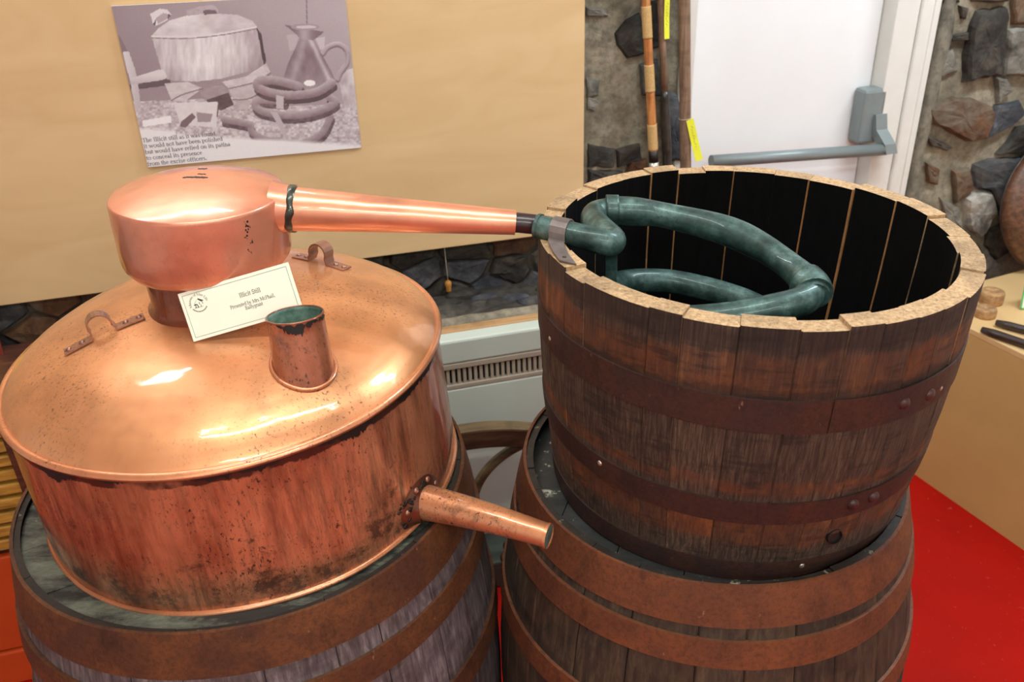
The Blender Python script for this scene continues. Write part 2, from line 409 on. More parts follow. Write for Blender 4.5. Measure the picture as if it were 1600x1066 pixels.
def relief(s, z, amp=.012):
    return amp * (.8 * noise.noise(Vector((s * 7, z * 7, 1.3))) + .6 * noise.noise(Vector((s * 19, z * 19, 4.1))) + .35 * noise.noise(Vector((s * 45, z * 45, 2.2))))
wb = thing('wall_back', None, None, wallM()); struct(wb)
def grid_part(name, s0, s1, z0, z1, step, m, t=TW, depth=.30, amp=.012):
    ns = max(1, round((s1 - s0) / step)); nz = max(1, round((z1 - z0) / step)); mb = MB(); vs_ = []
    for j in range(nz + 1):
        for i in range(ns + 1):
            s = s0 + (s1 - s0) * i / ns; z = z0 + (z1 - z0) * j / nz
            e = 0 if (i in (0, ns) or j in (0, nz)) else 1
            vs_.append((s, t - relief(s, z, amp) * e, z))
    fs = [(j * (ns + 1) + i, j * (ns + 1) + i + 1, (j + 1) * (ns + 1) + i + 1, (j + 1) * (ns + 1) + i) for j in range(nz) for i in range(ns)]
    mb.add(vs_, fs, 0, True); mb.box(((s0 + s1) / 2, t + .005 + depth / 2, (z0 + z1) / 2), (s1 - s0, depth, z1 - z0))
    return mb.build(name, m, wb)
D0, D1, DH = 1.005, 1.775, 2.10         # door opening
grid_part('mortar_face', S0, .70, .0, CEIL, .04, M_mortar)
grid_part('mortar_face', .70, D0, .0, CEIL, .012, M_mortar)
grid_part('mortar_face', D1, 2.4, .0, CEIL, .014, M_mortar)
grid_part('mortar_face', 2.4, S1, .0, CEIL, .04, M_mortar)
grid_part('mortar_face', D0, D1, DH, CEIL, .05, M_mortar)
def clip(poly_, m_, n_):
    """keep the part of a polygon where (p - m).n <= 0"""
    out = []
    for k in range(len(poly_)):
        a, b = poly_[k], poly_[(k + 1) % len(poly_)]
        da = (a[0] - m_[0]) * n_[0] + (a[1] - m_[1]) * n_[1]; db = (b[0] - m_[0]) * n_[0] + (b[1] - m_[1]) * n_[1]
        if da <= 0: out.append(a)
        if da * db < 0: f = da / (da - db); out.append((a[0] + (b[0] - a[0]) * f, a[1] + (b[1] - a[1]) * f))
    return out
def stone_block(pg, mat, proud, f0=.86, f1=1.02):
    """one rough-faced block with the given outline (s, z), set into the mortar"""
    rnd = random.Random(int(pg[0][0] * 1000) * 7 + int(pg[0][1] * 1000)); pts = []
    for a, b in zip(pg, pg[1:] + pg[:1]):
        n_ = max(1, int(math.hypot(b[0] - a[0], b[1] - a[1]) / .022))
        for i in range(n_): pts.append((a[0] + (b[0] - a[0]) * i / n_, a[1] + (b[1] - a[1]) * i / n_))
    cx_ = sum(p[0] for p in pts) / len(pts); cz_ = sum(p[1] for p in pts) / len(pts); n_ = len(pts); out = []
    for (x, y) in pts:
        f = rnd.uniform(f0, f1); out.append(((x - cx_) * f, (y - cz_) * f))
    vs_ = []; tx, tz = rnd.uniform(-.08, .08), rnd.uniform(-.08, .08)
    for (f, d) in ((1.03, -.25), (.97, .5), (.88, .92), (.6, 1.0), (.3, 1.02)):
        for (x, y) in out:
            k = .005 * noise.noise(Vector(((cx_ + x * f) * 30, (cz_ + y * f) * 30, 6)))
            vs_.append((x * f, -(proud * d + (x * f * tx + y * f * tz) * (d > .4) + (k + rnd.uniform(-.0015, .0015)) * (d > 0)), y * f))
    vs_.append((0, -proud * rnd.uniform(.95, 1.1), 0))
    fs = [(i * n_ + j, i * n_ + (j + 1) % n_, (i + 1) * n_ + (j + 1) % n_, (i + 1) * n_ + j) for i in range(4) for j in range(n_)] + [(4 * n_ + j, 4 * n_ + (j + 1) % n_, 5 * n_) for j in range(n_)]
    o = MB().add(vs_, fs, 0, False).build('stone', mat, wb); o.location = (cx_, TW - .004, cz_)
def stone_cells(seeds, s0, s1, z0, z1, ax=1.0, az=1.35):
    """split a patch of wall into irregular blocks, one round each seed (s, z, material, proud)"""
    for k, (s, z, mat, proud) in enumerate(seeds):
        pg = [(s0, z0), (s1, z0), (s1, z1), (s0, z1)]
        for q, (s2, z2, _, _) in enumerate(seeds):
            if q == k: continue
            pg = clip(pg, ((s + s2) / 2, (z + z2) / 2), ((s2 - s) * ax * ax, (z2 - z) * az * az))
            if len(pg) < 3: break
        if len(pg) < 3 or mat is None: continue
        stone_block(pg, mat, proud)
ST_PALE = stone_mat('pale_stone', (104, 100, 92), (164, 158, 148), (196, 190, 178))
rs = random.Random(3)
for (mat, proud, pg) in [
    (ST_DARK, 0.026, [(1.886, 1.324), (1.993, 1.326), (2.002, 1.235), (2.008, 1.135), (1.894, 1.13), (1.879, 1.208), (1.876, 1.283)]),
    (ST_BROWN, 0.032, [(1.765, 1.069), (1.804, 1.075), (1.866, 1.088), (1.936, 1.078), (1.998, 1.052), (2.027, 1.031), (2.006, 0.956), (1.971, 0.945), (1.906, 0.97), (1.854, 1.004), (1.812, 1.013)]),
    (ST_BLUE, 0.018, [(2.028, 1.049), (2.112, 1.057), (2.134, 1.021), (2.093, 0.981), (2.014, 0.952)]),
    (ST_DARK, 0.01, [(1.805, 0.98), (1.852, 0.966), (1.908, 0.936), (1.888, 0.928), (1.83, 0.948)]),
    (ST_DARK, 0.01, [(1.828, 1.339), (1.855, 1.331), (1.857, 1.301), (1.842, 1.302)]),
    (ST_DARK, 0.01, [(1.813, 1.259), (1.876, 1.266), (1.882, 1.244), (1.821, 1.245)]),
    (ST_GREY, 0.014, [(2.005, 1.13), (2.043, 1.129), (2.069, 1.088), (2.03, 1.058)]),
    (ST_GREY, 0.018, [(2.01, 1.265), (2.085, 1.269), (2.136, 1.125), (2.024, 1.134)]),
    (ST_BROWN, 0.014, [(1.979, 1.409), (2.082, 1.403), (2.112, 1.274), (2.019, 1.273)]),
    (ST_PALE, 0.026, [(1.991, 0.771), (2.037, 0.792), (2.08, 0.779), (2.121, 0.711), (2.081, 0.619), (2.016, 0.673)]),
    (ST_BROWN, 0.014, [(1.927, 0.861), (1.987, 0.866), (2.016, 0.79), (1.96, 0.756)]),
    (ST_BLUE, 0.03, [(1.996, 0.877), (2.08, 0.888), (2.189, 0.876), (2.227, 0.751), (2.16, 0.674), (2.113, 0.737), (2.073, 0.788), (2.015, 0.803)]),
    (ST_DARK, 0.02, [(2.11, 0.643), (2.189, 0.677), (2.242, 0.577), (2.17, 0.533), (2.117, 0.594)]),
    (ST_GREY, 0.016, [(2.089, 0.598), (2.18, 0.527), (2.197, 0.437), (2.145, 0.464)]),
    (ST_BROWN, 0.01, [(1.824, 0.898), (1.876, 0.875), (1.882, 0.822), (1.845, 0.837)]),
    (ST_GREY, 0.01, [(1.782, 1.204), (1.841, 1.221), (1.869, 1.163), (1.813, 1.146)]),
    (ST_GREY, 0.012, [(1.901, 0.779), (1.981, 0.739), (2.011, 0.657), (1.941, 0.691)]),
    (ST_DARK, 0.02, [(2.125, 0.974), (2.239, 0.982), (2.271, 0.88), (2.077, 0.9)]),
    (ST_DARK, 0.03, [(2.208, 0.743), (2.313, 0.751), (2.387, 0.521), (2.245, 0.586)]),
    (ST_DARK, 0.012, [(1.711, 1.408), (1.808, 1.418), (1.831, 1.346), (1.765, 1.347)]),
    (ST_DARK, 0.02, [(1.82, 1.449), (1.955, 1.442), (1.988, 1.336), (1.861, 1.341)]),
    (ST_DARK, 0.012, [(0.823, 1.335), (0.852, 1.363), (0.889, 1.383), (0.91, 1.333), (0.905, 1.281), (0.859, 1.272), (0.827, 1.306)]),
    (ST_DARK, 0.01, [(0.91, 1.408), (0.937, 1.407), (0.947, 1.292), (0.919, 1.286)]),
    (ST_BLUE, 0.01, [(0.892, 1.257), (0.944, 1.269), (0.957, 1.171), (0.903, 1.176)]),
    (ST_DARK, 0.012, [(0.751, 1.071), (0.792, 1.056), (0.832, 1.042), (0.83, 0.994), (0.752, 1.002)]),
    (ST_DARK, 0.012, [(0.836, 1.04), (0.903, 1.052), (0.91, 1.006), (0.841, 0.992)]),
    (ST_BROWN, 0.012, [(0.877, 1.006), (0.925, 1.008), (0.928, 0.951), (0.86, 0.958)]),
    (ST_GREY, 0.007, [(0.746, 1.402), (0.788, 1.395), (0.808, 1.378), (0.75, 1.382)]),
    (ST_GREY, 0.006, [(0.75, 1.234), (0.786, 1.225), (0.783, 1.187), (0.752, 1.186)]),
    (ST_BLUE, 0.012, [(0.957, 1.171), (1.011, 1.175), (1.023, 0.994), (0.978, 0.99)]),
    (ST_GREY, 0.006, [(0.752, 1.189), (0.79, 1.17), (0.773, 1.147), (0.752, 1.154)]),
    (ST_DARK, 0.012, [(0.752, 0.999), (0.858, 0.98), (0.86, 0.904), (0.753, 0.917)]),
]:
    stone_block(pg, mat, proud, .92, 1.04)
grid_part('dark_mortar_face', -1.3, .735, .66, .93, .02, M_mortar_d, TW - .006, .004, .012)  # strip of darker mortar below the display board
seeds = []
for j, z in enumerate((.69, .755, .825, .89)):
    s = -1.3 + .04 * j
    while s < .76: seeds.append((s + rs.uniform(-.02, .02), z + rs.uniform(-.015, .015), rs.choice([ST_DARK, ST_DARK, ST_BLUE, ST_BROWN]), rs.uniform(.012, .03))); s += rs.uniform(.09, .19)
stone_cells(seeds, -1.35, .76, .66, .92)
# smeared plaster margin beside the door frame
M_smear = mortar('grey_render', [(.3, lin((104, 100, 88))), (.55, lin((134, 128, 112))), (.8, lin((150, 142, 122)))], 7)
mb = MB(); vs_ = []
for j in range(60):
    z = j * CEIL / 59; wdt = .045 + .03 * noise.noise(Vector((z * 6, 2, 0)))
    for k, (u, d) in enumerate(((0, .0), (0, .024), (.5, .024), (.85, .016), (1.0, -.006))):
        vs_.append((D1 - .003 + u * wdt, TW - d - .004 * noise.noise(Vector((u * 5, z * 12, 3))), z))
mb.add(vs_, [(j * 5 + i, j * 5 + i + 1, j * 5 + i + 6, j * 5 + i + 5) for j in range(59) for i in range(4)], 0, True)
mb.build('render_margin', M_smear, wb)

# board ledge behind the heater
M_ledge = wood('pale_board', (150, 112, 70), (184, 144, 98), (204, 166, 120), grain=(3, 60, 60), var=.1, bump=.15)
o = MB().bbox((-.25, 1.868, .3515), (2.05, .036, .703), .004).build('trim_1', M_ledge); o.rotation_euler = (0, 0, YAW); struct(o)
lg = thing('trim_2', None, None, wallM()); struct(lg)
vs_ = []; n_ = 130
for i in range(n_ + 1):
    s = -1.27 + 2.04 * i / n_
    for k, (t, z) in enumerate(((1.889, .0), (1.889, .690), (1.897, .700), (1.915, .704), (1.94, .703), (1.97, .700), (2.0, .701), (2.04, .699), (2.11, .700))):
        e = .0 if k < 2 else .006; vs_.append((s, t, z + e * noise.noise(Vector((s * 14, t * 14, 2)))))
MB().add(vs_, [(i * 9 + k, i * 9 + 9 + k, i * 9 + 10 + k, i * 9 + k + 1) for i in range(n_) for k in range(8)], 0, True).build('ledge_top', ST_DARK, lg)
rl_ = random.Random(12)
for k in range(46):       # rough stones bedded along the ledge
    s = -1.2 + 1.9 * (k + rl_.uniform(-.4, .4)) / 46 + .02; t = rl_.choice((1.955, 1.985, 2.02, 2.055)); r_ = rl_.uniform(.026, .05); h_ = rl_.uniform(.006, .016); q_ = 11; vs_ = []
    for (f, d) in ((1.05, -.4), (.95, .5), (.75, .95), (.35, 1.05)):
        for j in range(q_):
            a = 2 * PI * j / q_; w_ = 1 + .28 * noise.noise(Vector((math.cos(a) * 2 + k * 3, math.sin(a) * 2, 0))); vs_.append((s + r_ * 1.25 * f * w_ * math.cos(a), min(2.1, t + r_ * .6 * f * w_ * math.sin(a)), .700 + h_ * d + rl_.uniform(-.001, .001)))
    fs = [(i * q_ + j, i * q_ + (j + 1) % q_, i * q_ + q_ + (j + 1) % q_, i * q_ + q_ + j) for i in range(3) for j in range(q_)] + [tuple(3 * q_ + j for j in range(q_))]
    MB().add(vs_, fs).build('stone', rl_.choice([ST_DARK, ST_DARK, ST_BLUE]), lg)
vs_ = []
for i in range(n_ + 1):
    s = -1.27 + 2.04 * i / n_
    for k, (t, z) in enumerate(((1.887, .69), (1.889, .703), (1.905, .708), (1.922, .707), (1.931 + .012 * noise.noise(Vector((s * 9, 0, 7))), .700))):
        vs_.append((s, t, z + .003 * noise.noise(Vector((s * 20, k, 2)))))
MB().add(vs_, [(i * 5 + k, i * 5 + 5 + k, i * 5 + 6 + k, i * 5 + k + 1) for i in range(n_) for k in range(4)], 0, True).build('mortar_lip', M_mortar, lg)

# door
M_door = plain('white_door_paint', (240, 242, 242), .35, 0, .015, 8, 0, .2)
M_frame = plain('white_frame_paint', (226, 224, 216), .45, 0, .03, 20, .05)
M_bar = plain('grey_bar_paint', (132, 142, 142), .4, .2, .05, 30)
dr = thing('door_1', None, None, wallM(1.4, 2.14, 0)); struct(dr)
L0, L1 = D0 + .04 - 1.4, 1.628 - 1.4
MB().bbox(((L0 + L1) / 2, .03, 1.03), (L1 - L0, .045, 2.06), .003).build('door_leaf', M_door, dr)
MB().bbox((L1 + .038, .0, 1.05), (.072, .10, 2.10), .003).build('frame_jamb', M_frame, dr)
MB().bbox((L1 + .104, -.016, 1.05), (.056, .085, 2.10), .008).bbox((L1 + .121, -.056, 1.05), (.02, .012, 2.1), .003).build('frame_architrave', M_frame, dr)
MB().bbox((L0 - .02, .0, 1.05), (.04, .10, 2.10), .003).build('frame_jamb', M_frame, dr)
MB().bbox((0, .0, 2.08), (L1 - L0 + .02, .10, .04), .003).build('frame_head', M_frame, dr)
pb = MB().tube([(L0 + .05, -.085, .992), (L1 + .016, -.085, .968)], .017, 12).build('push_bar', M_bar, dr)
hb = MB(); hb.bbox((L1 - .015, -.022, 1.055), (.075, .056, .155), .01)
hb.build('bar_housing', M_bar, dr)
MB().strip([(L1 + .002, -.045, 1.06), (L1 + .004, -.056, 1.015), (L1 + .018, -.085, .978), (L1 + .024, -.09, .955)], (.018, 0, 0), .03).build('bar_arm', M_bar, dr)

# ------------------------------------------------------------------ display board and print
N = NT('tan_board'); f = N.noise(N.coord((1.2, 1.2, 5)), 2.2, 4, .5, 1.2); g = N.noise(N.coord(), 220, 2)
N.set(Base_Color=N.ramp(f, [(.3, lin((216, 182, 132))), (.7, lin((226, 194, 146)))]), Roughness=.55); N.bump(g, .05, .001); M_board = N.mat
M_batten = plain('batten_wood', (120, 92, 60), .7, 0, .2, 20)
bd = thing('display_board', 'large tan display board mounted on the stone wall behind the copper still', 'board', wallM(-.6, 2.03, .852))
MB().bbox((.02, .012, .82), (2.604, .024, 1.64), .002).build('board_panel', M_board, bd)
for k, xx in enumerate((-1.2, -.4, .4, 1.28)): MB().bbox((xx, .036, .86), (.05, .024, 1.50), .003).build('batten', M_batten, bd)

# the sepia print, painted point by point from flat shapes
CZ = np.array([(60, 35), (1433, -38), (1515, 875), (255, 985)], float)   # corners of the print in sketch units, TL TR BR BL
def homog(src, dst):
    A = []
    for (x, y), (u, v) in zip(src, dst):
        A.append([x, y, 1, 0, 0, 0, -u * x, -u * y, -u]); A.append([0, 0, 0, x, y, 1, -v * x, -v * y, -v])
    return np.linalg.svd(np.array(A, float))[2][-1].reshape(3, 3)
PW_, PH_ = .475, .338
HM = homog([(0, PH_), (PW_, PH_), (PW_, 0), (0, 0)], CZ); HI = np.linalg.inv(HM)
def sk2pr(x, y):
    q = HI @ np.array([x, y, 1.0]); return q[0] / q[2], q[1] / q[2]
GX, GY = 380, 270
uu, vv = np.meshgrid(np.linspace(0, PW_, GX), np.linspace(0, PH_, GY))
q = np.stack([uu, vv, np.ones_like(uu)], -1) @ HM.T
X = q[..., 0] / q[..., 2]; Y = q[..., 1] / q[..., 2]
nr = np.random.default_rng(5)
def vnoise(sx, sy, seed, oct_=3):
    r = np.random.default_rng(seed); out = np.zeros_like(X); a = 1.0; tot = 0
    for o_ in range(oct_):
        g = r.random((140, 140)); fx = (X + 300) / sx * 2 ** o_; fy = (Y + 300) / sy * 2 ** o_
        i = np.floor(fx).astype(int); j = np.floor(fy).astype(int); u = fx - i; v = fy - j; u = u * u * (3 - 2 * u); v = v * v * (3 - 2 * v)
        i %= 139; j %= 139
        out += a * ((g[j, i] * (1 - u) + g[j, i + 1] * u) * (1 - v) + (g[j + 1, i] * (1 - u) + g[j + 1, i + 1] * u) * v); tot += a; a *= .5
    return out / tot
def poly(pts):
    ins = np.zeros(X.shape, bool); n_ = len(pts)
    for i in range(n_):
        x1, y1 = pts[i]; x2, y2 = pts[(i + 1) % n_]
        if y1 == y2: continue
        c = ((y1 > Y) != (y2 > Y)) & (X < (x2 - x1) * (Y - y1) / (y2 - y1) + x1); ins ^= c
    return ins
def dist_path(pts, n=10):
    P3 = [Vector((x, y, 0)) for x, y in pts]; S = smooth_path(P3, n); D = np.full(X.shape, 1e9); sgn = np.zeros_like(X)
    for a, b in zip(S[:-1], S[1:]):
        dx, dy = b.x - a.x, b.y - a.y; L = dx * dx + dy * dy + 1e-9
        t = np.clip(((X - a.x) * dx + (Y - a.y) * dy) / L, 0, 1); d = np.hypot(X - a.x - t * dx, Y - a.y - t * dy)
        m = d < D; sgn = np.where(m, Y - a.y - t * dy, sgn); D = np.minimum(D, d)
    return D, sgn
I = 150 + 14 * (X - 700) / 700 - 10 * (Y - 300) / 600 + 8 * (vnoise(260, 200, 1) - .5)       # one tone channel
def put(mask, val): 
    global I
    I = np.where(mask, val, I)
grav = 188 + 90 * (vnoise(16, 12, 2, 2) - .5) + 25 * (vnoise(120, 80, 3) - .5)
put(Y > 592 - .03 * (X - 215) + np.where(X > 1000, 60, 0), grav)
put(poly([(205, 510), (640, 470), (640, 580), (215, 595)]), 138 + 10 * vnoise(60, 30, 4))
put((np.abs(X - 1205) < 3) & (Y < 140), 110)
put(poly([(1380, 430), (1480, 400), (1530, 640), (1420, 640)]), 140 + 90 * vnoise(40, 60, 8))
put(poly([(150, 500), (390, 460), (400, 500), (160, 530)]), 88)
put(poly([(900, 150), (935, 200), (960, 360), (945, 400), (930, 300)]), 70)
body = poly([(290, 212), (500, 213), (700, 193), (905, 155), (930, 280), (945, 385), (900, 408), (700, 462), (550, 480), (420, 475), (375, 465), (345, 415)])
put(body, 188 + 34 * np.exp(-((X - 640) / 170) ** 2) - 38 * np.clip((X - 800) / 130, 0, 1) + 75 * (vnoise(26, 120, 6, 4) - .5) - 25 * np.clip((Y - 380) / 100, 0, 1))
dome_ = poly([(290, 212), (330, 165), (400, 118), (500, 90), (640, 76), (800, 86), (885, 122), (908, 155), (860, 168), (700, 196), (500, 216)])
put(dome_, 192 + 45 * (vnoise(70, 40, 7, 3) - .5) + 20 * np.exp(-((X - 480) / 130) ** 2))
D_, _ = dist_path([(292, 212), (500, 215), (700, 195), (905, 158)]); put(D_ < 5, 215); 
D_, _ = dist_path([(292, 222), (500, 225), (700, 205), (905, 168)]); put(D_ < 3, 130)
put(poly([(495, 62), (580, 35), (655, 28), (685, 50), (682, 76), (600, 80), (505, 92)]), 168 + 30 * (vnoise(30, 20, 9) - .5))
put(poly([(595, 62), (620, 55), (670, 60), (680, 80), (600, 86)]), 100)
put(poly([(285, 80), (340, 50), (385, 55), (408, 85), (385, 118), (315, 152), (300, 140)]), 214)
put(poly([(318, 105), (360, 75), (385, 80), (392, 105), (330, 140)]), 165)
put(poly([(300, 140), (320, 108), (314, 152)]), 80); put(poly([(388, 78), (408, 88), (386, 112)]), 95)
put(poly([(90, 195), (110, 220), (150, 300), (120, 310)]), 120)
put(poly([(120, 305), (155, 300), (185, 390), (205, 480), (220, 630), (190, 655), (160, 480)]), 212 - .3 * (X - 120))
put(poly([(155, 462), (330, 408), (360, 410), (378, 455), (350, 470), (165, 497)]), 212 - .6 * np.clip(Y - 440, 0, 60))
for pl, v in (([(360, 490), (500, 482), (585, 520), (470, 600), (400, 590)], 196), ([(560, 520), (700, 500), (740, 545), (650, 600), (580, 580)], 150), ([(695, 482), (840, 450), (960, 372), (985, 425), (900, 480), (740, 520)], 196),
              ([(735, 525), (900, 480), (1000, 440), (960, 520), (860, 580), (760, 585)], 186), ([(600, 590), (735, 545), (765, 618), (690, 652), (660, 640)], 84), ([(770, 590), (870, 590), (850, 640), (800, 650)], 176)):
    put(poly(pl), v + 34 * (vnoise(34, 18, 11, 3) - .5))
for ln in ([(400, 590), (470, 555), (585, 522)], [(740, 522), (900, 482), (985, 430)], [(760, 588), (860, 580), (960, 522)]):
    D_, _ = dist_path(ln); put(D_ < 3.5, 118)
put(poly([(408, 604), (676, 600), (660, 752), (450, 735)]), 208 + 16 * vnoise(30, 30, 12))
put(poly([(455, 715), (520, 665), (540, 690), (480, 752), (445, 745)]), 110); put(poly([(545, 660), (640, 672), (625, 720), (550, 718)]), 150); put(poly([(672, 600), (682, 600), (668, 690), (662, 690)]), 90)
put(poly([(226, 710), (394, 680), (397, 722), (230, 746)]), 238)
# jug
put(poly([(1085, 205), (1160, 195), (1130, 290), (1100, 300)]), 176); put(poly([(1255, 225), (1310, 215), (1305, 290), (1280, 290)]), 190)
D_, sg = dist_path([(1295, 318), (1330, 278), (1390, 262), (1438, 300), (1440, 370), (1400, 430), (1382, 470)]); put(D_ < 17, 150 - 3.2 * sg + 14 * (D_ < 5))
jug = poly([(1160, 228), (1245, 232), (1290, 320), (1345, 420), (1372, 490), (1350, 535), (1290, 560), (1150, 540), (1060, 462), (1090, 370), (1130, 290)])
put(jug, 118 + 60 * np.exp(-((X - 1255 - .45 * (Y - 300)) / 16) ** 2) + 34 * np.exp(-((X - 1135 + .3 * (Y - 400)) / 26) ** 2) + 40 * (vnoise(40, 70, 13, 3) - .5) + 26 * np.clip((Y - 400) / 130, 0, 1))
put(np.hypot((X - 1215) / 34, (Y - 490) / 18) < 1, 240)
put(poly([(1072, 145), (1110, 150), (1200, 168), (1305, 186), (1285, 205), (1240, 236), (1165, 230), (1140, 200)]), 112 + 50 * np.exp(-((X - 1190) / 40) ** 2))
put(np.hypot((X - 1195) / 85, (Y - 157) / 20) < 1, 150); put(np.hypot((X - 1200) / 60, (Y - 158) / 10) < 1, 196)
def pipe(pts, wd, v=150, sh=True):
    global I
    if sh:
        D2, _ = dist_path([(x + 8, y + 26) for x, y in pts]); I = np.where(D2 < wd * .5, I * .5, I)
    D1_, sg_ = dist_path(pts); put(D1_ < wd / 2, v - sg_ * 1.25 + 24 * (vnoise(24, 18, 14, 3) - .5))
pipe([(705, 705), (800, 722), (858, 740), (870, 780), (940, 822), (1060, 842), (1170, 845), (1280, 790), (1335, 690)], 40, 146)
pipe([(1060, 600), (930, 590), (890, 615), (930, 655), (1080, 682), (1240, 664), (1360, 610), (1330, 575)], 46, 148)
pipe([(1150, 510), (1030, 478), (930, 475), (905, 505), (960, 540), (1100, 562), (1250, 545), (1345, 490)], 52, 146)
put(poly([(1015, 560), (1060, 570), (1058, 645), (1015, 640)]), 186); put(poly([(1060, 580), (1070, 580), (1066, 645), (1058, 640)]), 86); put(poly([(980, 660), (1020, 662), (1050, 720), (1080, 815), (1065, 815), (1020, 735)]), 182)
fade = np.clip((Y - (762 + .068 * (X - 210) + 12 * (vnoise(80, 60, 15) - .5) - 20 * (X < 420))) / 22, 0, 1)
I = I * (1 - fade) + 236 * fade
I = np.clip(255 * (np.clip(I, 0, 255) / 255) ** .88 + 6 * (nr.random(I.shape) - .5), 20, 247)
tt = np.clip(I / 255, 0, 1)
tint = 18 * (1 - np.abs(tt - .52) / .52) 
RGB = np.stack([np.clip(I + tint * .35, 0, 255), np.clip(I - tint * .75, 0, 255), np.clip(I - tint * .35, 0, 255)], -1) / 255
LINC = np.where(RGB <= .04045, RGB / 12.92, ((RGB + .055) / 1.055) ** 2.4)
N = NT('sepia_print'); at = N.n('ShaderNodeAttribute'); at.attribute_name = 'ink'
N.set(Base_Color=at.outputs['Color'], Roughness=.3, Coat_Weight=.15); M_print = N.mat
M_foam = plain('white_card', (236, 234, 230), .6, 0, .02, 20)
M_ink = plain('grey_ink', (72, 68, 70), .6, 0, .05, 20)
PM = wallM(-.3115, 2.026, 1.1395) @ Matrix.Rotation(.010, 4, 'Y')
ps = thing('photo_print', 'sepia print of an old still, jug and coil with a caption, on the tan board', 'photograph', PM)
MB().box((PW_ / 2, -.0015, PH_ / 2), (PW_, .005, PH_)).build('backing_card', M_foam, ps)
me = bpy.data.meshes.new('print_sheet')
vv_ = [(float(a), -.0043, float(b)) for a, b in zip(uu.ravel(), vv.ravel())]
fs = [(j * GX + i, j * GX + i + 1, (j + 1) * GX + i + 1, (j + 1) * GX + i) for j in range(GY - 1) for i in range(GX - 1)]
me.from_pydata(vv_, [], fs); ca = me.color_attributes.new('ink', 'FLOAT_COLOR', 'POINT')
ca.data.foreach_set('color', np.concatenate([LINC.reshape(-1, 3), np.ones((GX * GY, 1))], 1).ravel().astype(np.float32)); me.materials.append(M_print)
link('print_sheet', me, ps)

